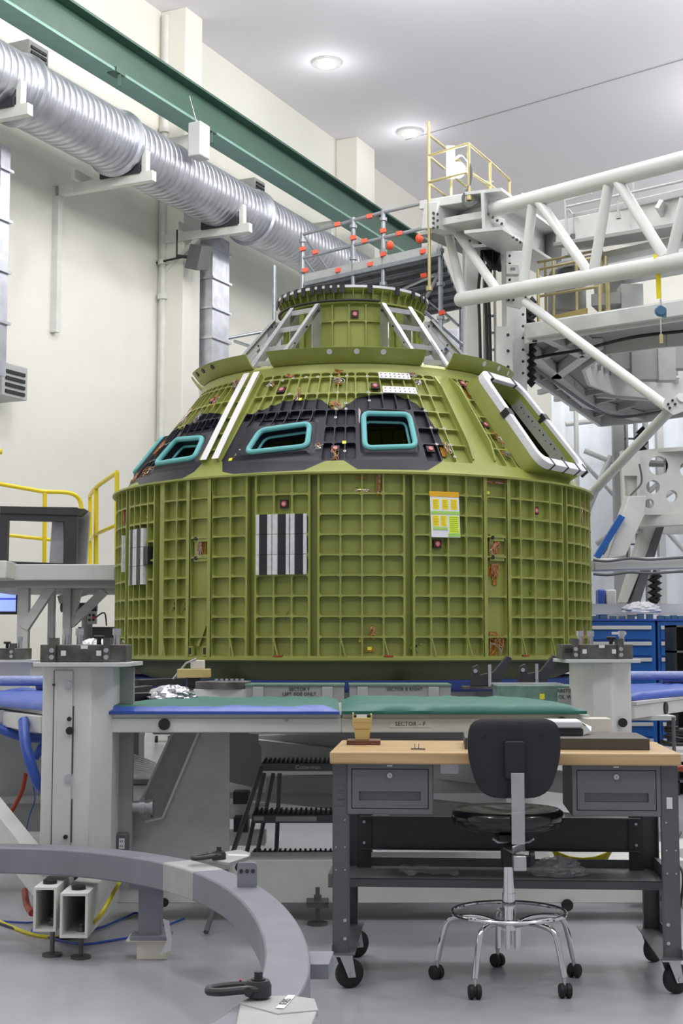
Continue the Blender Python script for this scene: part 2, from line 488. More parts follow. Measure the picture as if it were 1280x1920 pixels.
def barrel_s(th, z, d): return cyl_pt(2.475 - d, th, z)


SL = atan(.756)
def cone_r(z): return 2.41 - .756 * (z - 3.06)
def cone_s(th, z, d): return cyl_pt(cone_r(z) - d * cos(SL), th, z - d * sin(SL))
def tun_s(th, z, d): return cyl_pt(.745 - d, th, z)


def pocket(mb, S, u0, u1, v0, v1, rib, cr, depth, mpu, m=0, fl=3):
    """milled pocket: rib top, rounded inner outline, floor; mpu = metres per degree"""
    ru = rib / 2 / mpu; cu = cr / mpu
    a0, a1, b0, b1 = u0 + ru, u1 - ru, v0 + rib / 2, v1 - rib / 2
    cu = min(cu, (a1 - a0) * .45); cv = min(cr, (b1 - b0) * .45)
    cor = [((u0, v0), (a0 + cu, b0 + cv), 180), ((u1, v0), (a1 - cu, b0 + cv), 270), ((u1, v1), (a1 - cu, b1 - cv), 0), ((u0, v1), (a0 + cu, b1 - cv), 90)]
    vs = [S(c[0][0], c[0][1], 0) for c in cor]; top = []; k = fl
    for _, (cx, cy), a in cor:
        for j in range(k + 1):
            t = radians(a + 90 * j / k); top.append((cx + cu * cos(t), cy + cv * sin(t)))
    n = len(top); vs += [S(u, v, 0) for u, v in top]; vs += [S(u, v, depth) for u, v in top]
    fs = []
    for i in range(4):
        s = 4 + i * (k + 1)
        for j in range(k): fs.append((i, s + j, s + j + 1))
        nx = (i + 1) % 4; fs.append((i, s + k, 4 + nx * (k + 1), nx))
    for i in range(n): j = (i + 1) % n; fs.append((4 + i, 4 + n + i, 4 + n + j, 4 + j))
    fs.append(tuple(4 + n + i for i in range(n)))
    mb.add(vs, fs, m)


def patch(mb, S, u0, u1, v0, v1, d=0, nu=None, nv=1, m=0):
    nu = nu or max(1, int(abs(u1 - u0) / 3)); vs = [S(u0 + (u1 - u0) * i / nu, v0 + (v1 - v0) * j / nv, d) for j in range(nv + 1) for i in range(nu + 1)]
    mb.add(vs, [(j * (nu + 1) + i, j * (nu + 1) + i + 1, (j + 1) * (nu + 1) + i + 1, (j + 1) * (nu + 1) + i) for j in range(nv) for i in range(nu)], m)


def sbox(mb, S, u0, u1, v0, v1, d0, d1, nu=None, nv=1, m=0):
    """solid strip following a surface between depths d0 (outer) and d1 (inner)"""
    nu = nu or max(1, int(abs(u1 - u0) / 4)); k = (nu + 1) * (nv + 1)
    g = lambda d: [S(u0 + (u1 - u0) * i / nu, v0 + (v1 - v0) * j / nv, d) for j in range(nv + 1) for i in range(nu + 1)]
    w = nu + 1; fs = []
    for j in range(nv):
        for i in range(nu):
            q = (j * w + i, j * w + i + 1, (j + 1) * w + i + 1, (j + 1) * w + i); fs.append(q); fs.append(tuple(k + t for t in q[::-1]))
    edge = [i for i in range(nu + 1)] + [j * w + nu for j in range(1, nv + 1)] + [nv * w + i for i in range(nu - 1, -1, -1)] + [j * w for j in range(nv - 1, 0, -1)]
    for a in range(len(edge)): p, q = edge[a], edge[(a + 1) % len(edge)]; fs.append((p, k + p, k + q, q))
    mb.add(g(d0) + g(d1), fs, m)


# ---- barrel
ROWS = [1.40 + i * (3.03 - 1.40) / 9 for i in range(10)]
grids = [[-62.3, -59.3, -56.1, -52.6, -49.9], [-47.3, -46.2, -41.8, -38.5], [-31.7, -27, -23.2], [-21.0, -17, -13.1, -9.5], [-7.5, -3, 1.4, 5.8, 10.1],
         [12.2, 15.8, 19.7, 23.9, 27.9], [35.0, 38.2, 42.6, 48.2, 53.5], [55.7, 59.5, 64.3, 69, 74], [76, 80, 85, 90, 95]]
channels = [(-64.7, -62.3), (-49.9, -47.3), (-23.2, -21.0), (-9.5, -7.5), (10.1, 12.2), (53.5, 55.7), (74, 76)]
joints = [(-38.5, -31.7), (27.9, 35.0)]
mpb = 2.475 * pi / 180
bar = MB()
bk = [95 + i * 5 for i in range(37)]                  # far side, plain grid round to -85
grids.append(bk)
grids.append([-85 + 0, -81, -77, -73, -69, -64.7])
for g in grids:
    for a, c in zip(g[:-1], g[1:]):
        if c - a < 1.5: patch(bar, barrel_s, a, c, ROWS[0], ROWS[-1], 0, 1, 1); continue
        for r0, r1 in zip(ROWS[:-1], ROWS[1:]):
            pocket(bar, barrel_s, a, c, r0, r1, .015, .022, .058, mpb)
for a, c in channels:
    pocket(bar, barrel_s, a, c, ROWS[0], ROWS[-1], .022, .012, .09, mpb)
for a, c in joints:
    w = .9
    patch(bar, barrel_s, a, a + w, ROWS[0], ROWS[-1], -.012, 1, 1); patch(bar, barrel_s, c - w, c, ROWS[0], ROWS[-1], -.012, 1, 1)
    for k0, k1 in ((0, 1), (1, 3), (3, 5), (5, 6), (6, 7), (7, 8), (8, 9)):
        pocket(bar, barrel_s, a + w, c - w, ROWS[k0], ROWS[k1], .012, .02, .05, mpb)
b = bar
for g in grids[:-2]:
    for i, u in enumerate(g[1:-1]):
        if u < 60 and i % 2 == 0:                      # slanted stiffener in the lowest row
            p, q = barrel_s(u, ROWS[1], 0), barrel_s(u + 1.1, ROWS[0], -.01); b.beam(p, q, .012, .012)
for g in grids[:-2]:                                   # bosses at the rib crossings
    for u in g[1:-1]:
        for z in ROWS[1:-1]: sbox(b, barrel_s, u - .35, u + .35, z - .014, z + .014, -.004, .02, 1, 1)
bar.build('barrel_wall', 'green', CAP, angle=30, fix=False)
b = MB()
for (u, z) in ((-14, 1.76), (-43.5, 1.85), (43.2, 2.02), (-40, 1.84), (12.8, 1.5)):
    for k in range(4):
        a = pi / 2 * k + .4; b.cyl(barrel_s(u + degrees(.045 * cos(a) / 2.4), z + .045 * sin(a), .06), barrel_s(u + degrees(.045 * cos(a) / 2.4), z + .045 * sin(a), .045), .011, 10)
    b.cyl(barrel_s(u, z, .06), barrel_s(u, z, .04), .012, 10, 1); b.cut()
b.each('boss_cluster', ['green', 'black'], CAP)
b = MB(); b.lathe([(2.40, 3.035), (2.46, 3.02), (2.515, 3.022), (2.515, 3.04), (2.44, 3.05), (2.41, 3.06)], (CX, CY, 0), 128); b.build('rim_flange', 'green', CAP, angle=60)
b = MB(); b.lathe([(2.41, 1.42), (2.47, 1.405), (2.50, 1.40), (2.50, 1.375), (2.42, 1.36)], (CX, CY, 0), 128); b.build('lower_flange', 'green', CAP, angle=60)
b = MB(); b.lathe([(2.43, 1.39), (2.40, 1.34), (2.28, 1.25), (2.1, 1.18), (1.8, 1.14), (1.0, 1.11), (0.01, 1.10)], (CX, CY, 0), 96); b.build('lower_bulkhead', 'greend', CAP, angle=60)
for th in (-35.1, 31.4):                               # two-hole lug plates in the joint panels
    b = MB()
    for z in (2.30, 2.48): sbox(b, barrel_s, th - 1.6, th + 2.2, z - .03, z + .03, .01, .05, 1, 1); b.cyl(barrel_s(th - 1, z, .03), barrel_s(th - 1, z, .0), .018, 12, 1)
    sbox(b, barrel_s, th - 1.6, th - .6, 2.30, 2.48, .02, .05, 1, 1)
    b.build('lug_plate', ['green', 'black'], CAP)
b = MB()
for th in (-37.2, -33.2): sbox(b, barrel_s, th - .6, th + .6, 1.41, 1.50, -.005, .03, 1, 1); sbox(b, barrel_s, th - .35, th + .35, 1.425, 1.485, -.008, .03, 1, 1, 1); b.cut()
p, q = barrel_s(-35.6, 1.5, .03), barrel_s(-33.8, 1.68, .03); b.beam(p, q, .014, .03)
b.each('foot_fitting', ['green', 'black'], CAP)


# ---- cone with black painted window band
def paint_mat():
    m = mat('capsule_primer_with_black_paint', GREENC, .42, .12, .07, 2.2); nt = m.node_tree; bs = nt.nodes['Principled BSDF']; N = nt.nodes; L = nt.links
    src = bs.inputs['Base Color'].links[0].from_socket
    tc = N.new('ShaderNodeTexCoord'); sp = N.new('ShaderNodeSeparateXYZ'); L.new(tc.outputs['Object'], sp.inputs[0])

    def math_(op, a, b=None):
        x = N.new('ShaderNodeMath'); x.operation = op
        for i, q in enumerate((a, b)):
            if q is None: continue
            if isinstance(q, (int, float)): x.inputs[i].default_value = q
            else: L.new(q, x.inputs[i])
        return x.outputs[0]
    ny = math_('MULTIPLY', sp.outputs[1], -1.0); th = math_('ARCTAN2', sp.outputs[0], ny)
    u = math_('DIVIDE', math_('ADD', math_('MULTIPLY', th, 180 / pi), 100.0), 130.0)
    zz = math_('DIVIDE', math_('ADD', sp.outputs[2], 1.1 - 3.0), 1.2)

    def ramp(pts):
        r = N.new('ShaderNodeValToRGB'); cr = r.color_ramp; cr.interpolation = 'LINEAR'
        pts = sorted(pts)
        while len(cr.elements) > 1: cr.elements.remove(cr.elements[0])
        for i, (t, z) in enumerate(pts):
            e = cr.elements[0] if i == 0 else cr.elements.new((t + 100) / 130)
            e.position = (t + 100) / 130; v = (z - 3.0) / 1.2; e.color = (v, v, v, 1)
        L.new(u, r.inputs[0]); return r.outputs[0]
    top = ramp([(-99, 3.0), (-95, 3.0), (-94.5, 3.75), (-70, 3.72), (-64, 3.66), (-59, 3.66), (-58.7, 3.79), (-47.9, 3.77), (-41, 3.72), (-38.4, 3.72), (-38.2, 3.0), (-32.2, 3.0), (-32.0, 3.70), (-29.2, 3.68), (-29, 3.72),
                (-21.5, 3.81), (-10, 3.81), (-4.8, 3.67), (-2.1, 3.75), (1.3, 3.83), (11.4, 3.87), (15.4, 3.83), (19, 3.78), (20.6, 3.68), (21.9, 3.56), (22.8, 3.39), (23, 3.0), (29, 3.0)])
    bot = ramp([(-95, 3.10), (-64, 3.11), (-60, 3.06), (-42, 3.05), (-38.8, 3.12), (-38.2, 3.2), (-32.0, 3.2), (-30.5, 3.09), (-27, 3.055), (-11, 3.065), (-6.5, 3.157), (-2.4, 3.16), (.5, 3.07), (15.7, 3.07), (20, 3.17), (22.2, 3.31), (23, 3.45)])
    fac = math_('MULTIPLY', math_('LESS_THAN', zz, top), math_('GREATER_THAN', zz, bot))
    mx = N.new('ShaderNodeMix'); mx.data_type = 'RGBA'; L.new(fac, mx.inputs[0]); L.new(src, mx.inputs[6]); mx.inputs[7].default_value = (.014, .014, .024, 1)
    L.new(mx.outputs[2], bs.inputs['Base Color'])
    return m


PAINT = paint_mat(); M['paint'] = PAINT
cone = MB(); CR = [3.16, 3.344, 3.51, 3.69, 3.87, 4.048]
mpc = 2.0 * pi / 180


def window_block(mb, u0, u1, v0, v1, cor, rnd=.06, raise_=.03):
    sx = mpc
    loop = round_poly([Vector((c[0] * sx, c[1])) for c in cor], rnd, 6); cen = sum(loop, Vector((0, 0))) / len(loop)
    outer = []
    U0, U1 = u0 * sx, u1 * sx
    for p in loop:
        d = p - cen; t = 1e9
        for e, c0, c1 in ((d.x, U0 - cen.x, U1 - cen.x), (d.y, v0 - cen.y, v1 - cen.y)):
            if e > 1e-9: t = min(t, c1 / e)
            elif e < -1e-9: t = min(t, c0 / e)
        outer.append(cen + d * t)
    for c in ((U0, v0), (U1, v0), (U1, v1), (U0, v1)):
        i = min(range(len(outer)), key=lambda k: (outer[k] - Vector(c)).length); outer[i] = Vector(c)
    K = 7; n = len(loop); vs = []
    for k in range(K + 1):
        t = k / K; e = max(0, min(1, (t - .35) / .4)); e = e * e * (3 - 2 * e)
        for o, i in zip(outer, loop):
            q = o.lerp(i, t); vs.append(cone_s(q.x / sx, q.y, -raise_ * e))
    for i in loop: vs.append(cone_s(i.x / sx, i.y, .14))
    fs = []
    for k in range(K + 1):
        for i in range(n): j = (i + 1) % n; fs.append((k * n + i, k * n + j, (k + 1) * n + j, (k + 1) * n + i))
    mb.add(vs, fs)

    def seal(sc, d, r):
        return [cone_s(((i - cen) * sc + cen).x / sx, ((i - cen) * sc + cen).y, d) for i in loop], r
    return seal(1.0, -raise_ - .005, .026), seal(.93, .06, .014), loop


WA = [(2.3, 3.255), (14.2, 3.28), (14.5, 3.615), (2.3, 3.615)]
WB = [(-25.6, 3.24), (-10.9, 3.28), (-11.3, 3.515), (-24.2, 3.465)]
WC = [(-57.0, 3.24), (-40.6, 3.235), (-41.9, 3.45), (-55.2, 3.485)]
WDD = [(-89, 3.28), (-77, 3.255), (-77, 3.615), (-89, 3.615)]
blocks = [(0.4, 16.2, 3.16, 3.69, WA), (-32.0, -7.6, 3.16, 3.60, WB), (-60, -38.4, 3.16, 3.60, WC), (-92, -74, 3.16, 3.69, WDD)]
seals = [window_block(cone, *bk_[:4], bk_[4]) for bk_ in blocks]
colsF = [-32.0, -28.5, -25.0, -21.5, -18.1, -14.6, -11.1, -7.6, -5.0, -2.3, .4, 4.3, 8.3, 12.2, 16.2, 20.0, 23.8, 28.0]
colsL = [-92, -87.5, -83, -78.5, -74, -70.5, -67, -63.5, -60, -56.4, -52.8, -49.2, -45.6, -42.0, -38.4]
colsH = [34.8, 38.0, 41.2, 44.4]


def cone_cells(cols):
    for a, c in zip(cols[:-1], cols[1:]):
        for r0, r1 in zip(CR[:-1], CR[1:]):
            lo = r0
            inside = False
            for (u0, u1, v0, v1, _) in blocks:
                if a > u0 - .1 and c < u1 + .1:
                    if r1 <= v1 + .01: inside = True
                    elif r0 < v1 - .01: lo = v1
            if inside: continue
            pocket(cone, cone_s, a, c, lo, r1, .012, .02, .045, cone_r((lo + r1) / 2) * pi / 180)
        pocket(cone, cone_s, a, c, CR[-1], 4.10, .012, .03, .03, cone_r(4.07) * pi / 180)


cone_cells(colsF); cone_cells(colsL); cone_cells(colsH)
cone_cells([103 + i * 5 for i in range(31)])
patch(cone, cone_s, 253, 268, 3.16, 4.10)
for a, c in ((-38.4, -32.0), (28.0, 34.8), (93, 103)): patch(cone, cone_s, a, c, 3.16, 4.10, 0, 4, 1)
# smooth skirt and shoulder (all round)
cone.lathe([(2.43, 3.045), (2.405, 3.07), (cone_r(3.12), 3.12), (cone_r(3.16), 3.16)], (CX, CY, 0), 128)
cone.lathe([(cone_r(4.10), 4.10), (1.605, 4.14), (1.60, 4.18), (1.57, 4.21), (1.2, 4.22), (.72, 4.23)], (CX, CY, 0), 128)
# hatch panel: smooth skin with the hatch opening
TH, ZC = 54.4, 3.586; t_ = radians(TH)
HC = Vector((CX + cone_r(ZC) * sin(t_), CY - cone_r(ZC) * cos(t_), ZC)); HU = Vector((cos(t_), sin(t_), 0))
HV = Vector((-sin(SL) * sin(t_), sin(SL) * cos(t_), cos(SL))); HN = Vector((cos(SL) * sin(t_), -cos(SL) * cos(t_), sin(SL)))


def hatch_loop(wt, wb, h, r, k=6): return round_poly([Vector((-wb / 2, -h / 2)), Vector((wb / 2, -h / 2)), Vector((wt / 2, h / 2)), Vector((-wt / 2, h / 2))], r, k)


def hp(q, d): return HC + HU * q.x + HV * q.y + HN * d


cut = [(u / mpc, v) for u, v in ((0, 0),)]
inner = hatch_loop(.64, .83, 1.03, .12)
# skin round the opening, in (theta, z)
def to_tz(p): return (degrees(atan2(p.x - CX, CY - p.y)), p.z)
tz = []
for q in inner:
    p = hp(q, 0); th, z = to_tz(p); tz.append((th, min(4.07, max(3.13, ZC + q.y * cos(SL)))))
cen = (sum(a for a, _ in tz) / len(tz), sum(c for _, c in tz) / len(tz))
def rect_ray(p, u0, u1, v0, v1):
    dx, dy = p[0] - cen[0], p[1] - cen[1]; t = 1e9
    if dx > 1e-9: t = min(t, (u1 - cen[0]) / dx)
    if dx < -1e-9: t = min(t, (u0 - cen[0]) / dx)
    if dy > 1e-9: t = min(t, (v1 - cen[1]) / dy)
    if dy < -1e-9: t = min(t, (v0 - cen[1]) / dy)
    return [cen[0] + dx * t, cen[1] + dy * t]
out_ = [rect_ray(p, 44.4, 93, 3.16, 4.10) for p in tz]
for c in ((44.4, 3.16), (93, 3.16), (93, 4.10), (44.4, 4.10)):
    i = min(range(len(out_)), key=lambda k: abs(out_[k][0] - c[0]) / 49 + abs(out_[k][1] - c[1])); out_[i] = list(c)
n = len(tz); vs = []; K = 6
for k in range(K + 1):
    for o, i in zip(out_, tz): t = k / K; vs.append(cone_s(o[0] * (1 - t) + i[0] * t, o[1] * (1 - t) + i[1] * t, 0))
fs = [(k * n + i, k * n + (i + 1) % n, (k + 1) * n + (i + 1) % n, (k + 1) * n + i) for k in range(K) for i in range(n)]
# tunnel of the hatch collar: from skin up to the frame
for q in inner: vs.append(hp(q, .14))
fs += [(K * n + i, K * n + (i + 1) % n, (K + 1) * n + (i + 1) % n, (K + 1) * n + i) for i in range(n)]
cone.add(vs, fs)
# outer flank of the collar
o1 = hatch_loop(.80, .99, 1.22, .15); vs = [hp(q, .12) for q in o1]
for q in o1:
    q2 = q * 1.06; p = hp(q2, 0); th, z = to_tz(p); vs.append(cone_s(th, min(4.09, max(3.13, ZC + q2.y * cos(SL) * .95)), .005))
fs = [(i, (i + 1) % n, n + (i + 1) % n, n + i) for i in range(n)]
flank = MB().add(vs, fs); flank.build('hatch_collar', 'green', CAP, angle=50)
cone.build('cone_shell', 'paint', CAP, angle=30, fix=False)
for nm, (s1, s2, _) in zip('ABCD', seals):
    o = MB().tube(s1[0], s1[1], 10, closed=True); o.tube(s2[0], s2[1], 8, closed=True); o.build('window_seal', 'teal', CAP, label='teal foam seal round a window opening')
# hatch frame, white, with tape wraps
HF = MB(); a = [hp(q, .10) for q in hatch_loop(.81, 1.0, 1.235, .17)]; c = [hp(q, .10) for q in hatch_loop(.66, .85, 1.05, .12)]
HF.frame(a, c, HN * .075); hf = HF.build('hatch_frame', 'white_ring', CAP, label='white wrapped hatch frame', bevel=.006)
b = MB()
for (e, f, side) in ((.25, 0, 'T'), (-.22, 0, 'T'), (.05, 0, 'L'), (.12, 0, 'R'), (.0, 0, 'B'), (.25, 0, 'B'), (.42, 0, 'B'), (-.28, 0, 'B')):
    if side == 'T': q = Vector((e, .57)); ax, ay = HU * .018, HV * .052
    elif side == 'B': q = Vector((e, -.57)); ax, ay = HU * .012, HV * .052
    else:
        sg = -1 if side == 'L' else 1; q = Vector((sg * (.415 + (-e) * .08), e)); ax, ay = HU * .05, HV * .035
    b.obox(hp(q, .138), ax * 1.0, ay, HN * .042); b.cut()
b.each('tape_wrap', 'btape', hf)
b = MB()      # inner machined liner with holes seen through the hatch
q0, q1 = Vector((.40, -.48)), Vector((.31, .30))
b.prism([hp(Vector((.425, -.5)), .09), hp(Vector((.33, .42)), .09), hp(Vector((.31, .42)), -.02), hp(Vector((.40, -.5)), -.03)], -HU * .01)
b.build('hatch_liner', mat('hatch_liner_metal', (.26, .28, .24), .5, .4), CAP)
b = MB()
for k in range(14):
    t = (k + .7) / 15
    for dd in ((.03, -.03) if k % 3 else (.0,)):
        p = hp(Vector((.425 - .095 * t - .016, -.5 + .92 * t)), .035 + dd * .7); b.cyl(p - HU * .004, p + HU * .002, .008, 8); b.cut()
b.each('liner_hole', 'black', CAP)
# side fins of the joints and white strips
b = MB()
for th0, th1, hgt in ((28.2, 28.2, .05), (34.3, 34.3, .075)):
    n_ = 6; vs = []
    for k in range(n_ + 1):
        z = 3.2 + .88 * k / n_; th = th1 + (th0 - th1) * k / n_
        e = min(1, min(k, n_ - k) / 1.0)
        for w in (-.25, .25):
            for d in (0, -hgt * (.3 + .7 * e)): vs.append(cone_s(th + w, z, d))
    fs = []
    for k in range(n_):
        o = k * 4; fs += [(o, o + 4, o + 5, o + 1), (o + 2, o + 3, o + 7, o + 6), (o + 1, o + 5, o + 7, o + 3)]
    fs += [(0, 1, 3, 2), (n_ * 4, n_ * 4 + 2, n_ * 4 + 3, n_ * 4 + 1)]; b.add(vs, fs); b.cut()
b.each('joint_fin', 'green', CAP)
b = MB()
for th in (-38.0, -33.0): sbox(b, cone_s, th - .25, th + .25, 3.2, 4.1, -.05, .0, 1, 4)
for k in range(5): sbox(b, cone_s, -38, -33, 3.3 + k * .17, 3.312 + k * .17, -.03, .0, 2, 1)
b.build('joint_rail', 'green', CAP)
for tb, tt_ in ((-36.6, -39.4), (-33.2, -34.9)):
    b = MB(); vs = []
    for k in range(5):
        z = 3.19 + .93 * k / 4; w = .036; th = tb + (tt_ - tb) * k / 4
        r = cone_r(z); dth = degrees(w / r)
        for sg in (-1, 1):
            for d in (-.056, -.05): vs.append(cone_s(th + sg * dth, z, d))
    fs = []
    for k in range(4):
        o = k * 4; fs += [(o, o + 2, o + 6, o + 4), (o + 1, o + 5, o + 7, o + 3), (o, o + 4, o + 5, o + 1), (o + 2, o + 3, o + 7, o + 6)]
    fs += [(0, 1, 3, 2), (16, 18, 19, 17)]; b.add(vs, fs)
    b.build('white_strip', 'white_tape', CAP, label='long white tape strip up the cone')
# fins running down to the windows
b = MB()
for cols, off_ in ((colsF[1:7], -1.2), (colsL[9:14], -.9)):
    for u in cols:
        vs = []
        for k in range(5):
            z = 3.66 - .13 * k / 4; th = u + off_ * (k / 4) ** 2
            for w in (-.14, .14):
                for d in (0, -.035 * (1 - k / 4)): vs.append(cone_s(th + w, z, d))
        fs = []
        for k in range(4): o = k * 4; fs += [(o, o + 4, o + 5, o + 1), (o + 2, o + 3, o + 7, o + 6), (o + 1, o + 5, o + 7, o + 3)]
        b.add(vs, fs); b.cut()
b.each('window_fin', 'paint', CAP)
b = MB()
for dz in (0,):
    for (x0, x1, z0, z1) in ((8.0, 18.6, 4.02, 4.085), (8.6, 19.2, 3.86, 3.93)):
        sbox(b, cone_s, x0, x1, z0, z1, -.02, -.01, 4, 1)
        for k in range(7):
            for j in (0, 1): p = cone_s(x0 + .8 + k * (x1 - x0 - 1.6) / 6, z0 + .018 + j * .03, -.0205); nn = (cone_s(x0 + k, z0, -1) - cone_s(x0 + k, z0, 0)).normalized(); b.cyl(p, p + nn * .0015, .006, 8, 1)
        b.cut()
b.each('perforated_plate', ['white_tape', 'dark'], CAP, label='white perforated strip plate near top of cone')
# bolts with white washers on the cone
b = MB()
for (u, z) in ((-24, 4.03), (-20.5, 4.05), (-16, 4.05), (-12, 4.05), (-7.6, 4.05), (-2.4, 4.05), (-5, 3.87), (-5, 3.69), (-2.3, 3.69), (-5, 3.60), (-2.4, 3.75), (-20, 3.87), (4.3, 3.87), (8.3, 3.87), (4.3, 3.78), (20, 3.69), (20, 3.51), (23.8, 3.51), (20, 3.34), (23.8, 3.34), (-2.3, 3.25), (4.3, 4.05), (23.5, 3.22)):
    p = cone_s(u, z, 0); nn = (cone_s(u, z, -1) - p).normalized(); b.cyl(p, p + nn * .008, .013, 10); b.cyl(p + nn * .008, p + nn * .012, .005, 8, 1); b.cut()
b.each('washer', ['white_tape', 'dark'], CAP)
# flange segments on the shoulder
for a0, a1 in ((-78, -38), (-29.5, 24), (34.5, 80), (100, 165), (180, 240), (250, 276)):
    b = MB(); n_ = max(4, int((a1 - a0) / 4)); prof = [(1.592, 4.195), (1.615, 4.205), (1.66, 4.25), (1.715, 4.325), (1.705, 4.328), (1.65, 4.26), (1.60, 4.215), (1.57, 4.21)]
    vs = []; L_ = len(prof)
    for k in range(n_ + 1):
        th = a0 + (a1 - a0) * k / n_
        for r, z in prof: vs.append(cyl_pt(r, th, z))
    fs = [(k * L_ + i, (k + 1) * L_ + i, (k + 1) * L_ + (i + 1) % L_, k * L_ + (i + 1) % L_) for k in range(n_) for i in range(L_)]
    fs += [tuple(range(L_)), tuple(n_ * L_ + i for i in range(L_))[::-1]]
    b.add(vs, fs); fl = b.build('shoulder_flange', 'green', CAP, angle=40)
    if a0 < 50:
        b = MB()
        for u in {-78: (-72, -65, -57), -29.5: (-8, .8, 9.5), 34.5: (50, 60, 70)}.get(a0, ()):
            p = cyl_pt(1.69, u, 4.285); nn = Vector((sin(radians(u)) * .86, -cos(radians(u)) * .86, -.5)); b.cyl(p - nn * .012, p + nn * .004, .027, 16); b.cut()
        if b.v: b.each('flange_hole', 'black' if a0 < -50 else 'white2', fl)

# ---- tunnel
b = MB(); mpt = .745 * pi / 180
for k in range(27):
    a = -30 + k * 13.333
    for z0, z1 in ((4.22, 4.50), (4.50, 4.80), (4.80, 4.975)): pocket(b, tun_s, a, a + 13.333, z0, z1, .012, .02, .03, mpt)
b.lathe([(.745, 4.975), (.77, 4.98), (.77, 4.995), (.745, 5.0), (.72, 5.0), (.72, 5.09), (.78, 5.11), (.80, 5.125), (.80, 5.14), (.74, 5.15), (.70, 5.14), (.70, 4.3)], (CX, CY, 0), 96)
b.build('docking_tunnel', 'green', CAP, angle=30)
b = MB()
for k in range(48):
    a = k * 7.5; q0, q1 = cyl_pt(.72, a, 5.0), cyl_pt(.79, a, 5.12); tt = Vector((cos(radians(a)), sin(radians(a)), 0)) * .005
    b.prism([cyl_pt(.715, a, 5.0) - tt, cyl_pt(.745, a, 5.0) - tt, cyl_pt(.795, a, 5.125) - tt, cyl_pt(.715, a, 5.125) - tt], tt * 2); b.cut()
b.each('tunnel_rib', 'green', CAP)
b = MB(); b.lathe([(.80, 5.128), (.812, 5.13), (.812, 5.155), (.76, 5.165), (.70, 5.16), (.70, 5.14)], (CX, CY, 0), 96); cap_ring = b.build('tunnel_cap_ring', 'white_ring', CAP, label='white cap ring on the tunnel top')
b = MB()
for a in (-78, -66, -56, -47, -39, -31, -25, -19, -8, -2.5 - 11, 12, 34, 62, 70, 88, -88, 50):
    b2 = lambda th, z, d: cyl_pt(.815 - d, th, z)
    sbox(b, b2, a - 1.9, a + 1.9, 5.075, 5.16, -.003, .01, 1, 1); sbox(b, lambda th, z, d: cyl_pt(.815 - (z - 5.16) * 3, th, 5.168 + d), a - 1.9, a + 1.9, 5.16, 5.175, 0, -.004, 1, 1); b.cut()
b.each('tape_tab', 'btape', cap_ring)
b = MB(); b.lathe([(.76, 4.995), (.80, 5.0), (.80, 5.012), (.76, 5.014)], (CX, CY, 0), 40, -190, -70); b.build('tunnel_ledge', 'dark', CAP)


def bracket(th, w=.30):
    u = Vector((sin(radians(th)), -cos(radians(th)), 0)); tt = Vector((cos(radians(th)), sin(radians(th)), 0)); c = Vector((CX, CY, 0))
    R = lambda r, z, s: c + u * r + Z * z + tt * s
    br = MB()
    for sg in (-1, 1):
        s = sg * w / 2; e = tt * (.012 * -sg)
        br.prism([R(.75, 4.24, s), R(.90, 4.24, s), R(.90, 4.86, s), R(.84, 4.95, s), R(.75, 4.95, s)], e)
        br.prism([R(.84, 4.97, s), R(.76, 4.93, s), R(1.42, 4.20, s), R(1.53, 4.20, s)], e)
        br.prism([R(.84, 4.97, s), R(.815, 4.96, s), R(1.50, 4.205, s), R(1.53, 4.215, s)], -e * 3)
        br.prism([R(.9, 4.45, s), R(.9, 4.40, s), R(1.28, 4.40, s), R(1.23, 4.45, s)], e)
    o = br.build('tunnel_bracket', 'alu', CAP, label='silver machined bracket leaning on the tunnel')
    b = MB()
    for r, z in ((.87, 4.90), (1.05, 4.69), (1.25, 4.46), (1.42, 4.28)): b.beam(R(r, z, -w / 2), R(r, z, w / 2), .015, .05); b.cut()
    b.each('rung', 'alu', o)
    b = MB()
    for sg in (-1, 1):
        for r, z in ((.8, 4.9), (.85, 4.9), (.8, 4.35), (.85, 4.35), (1.0, 4.7), (1.2, 4.5)): p = R(r, z, sg * w / 2); b.cyl(p - tt * .014, p + tt * .014, .010, 10); b.cut()
    b.each('bolt', 'dark', o)
    b = MB(); b.beam(R(1.03, 4.70, .02), R(1.03, 4.70, .07), .03, .02); b.build('blue_clip', 'blue', o)
    for sg in (-1, 1):
        s = sg * (w / 2 + .002); b = MB(); b.prism([R(1.22, 4.56, s), R(1.17, 4.52, s), R(1.33, 4.35, s), R(1.38, 4.39, s)], tt * .001 * sg)
        b.build('paper_tag', 'paper', o)


for th in (-36.5, 32, -100, 98): bracket(th)


# ---- targets, wires, tape, sheets
def target(S, u, z, d, mpu_):
    p = S(u, z, d); ex = (S(u + .5, z, d) - S(u - .5, z, d)).normalized(); ey = (S(u, z + .01, d) - S(u, z - .01, d)).normalized(); nn = ex.cross(ey)
    b = MB(); b.obox(p + nn * .012, ex * .037, ey * .037, nn * .012); o = b.build('target_marker', 'black', CAP, label='black square survey target with red disc')
    b = MB(); b.lathe([(.001, .004), (.010, .004), (.012, .008), (.025, .008), (.027, 0)], p + nn * .024, 24, axis=nn); b.build('target_disc', 'red', o)
    b = MB(); b.lathe([(.010, .0085), (.0135, .0085)], p + nn * .024, 20, axis=nn); b.cyl(p + nn * .028, p + nn * .032, .004, 8); b.build('target_ring', 'white_tape', o)


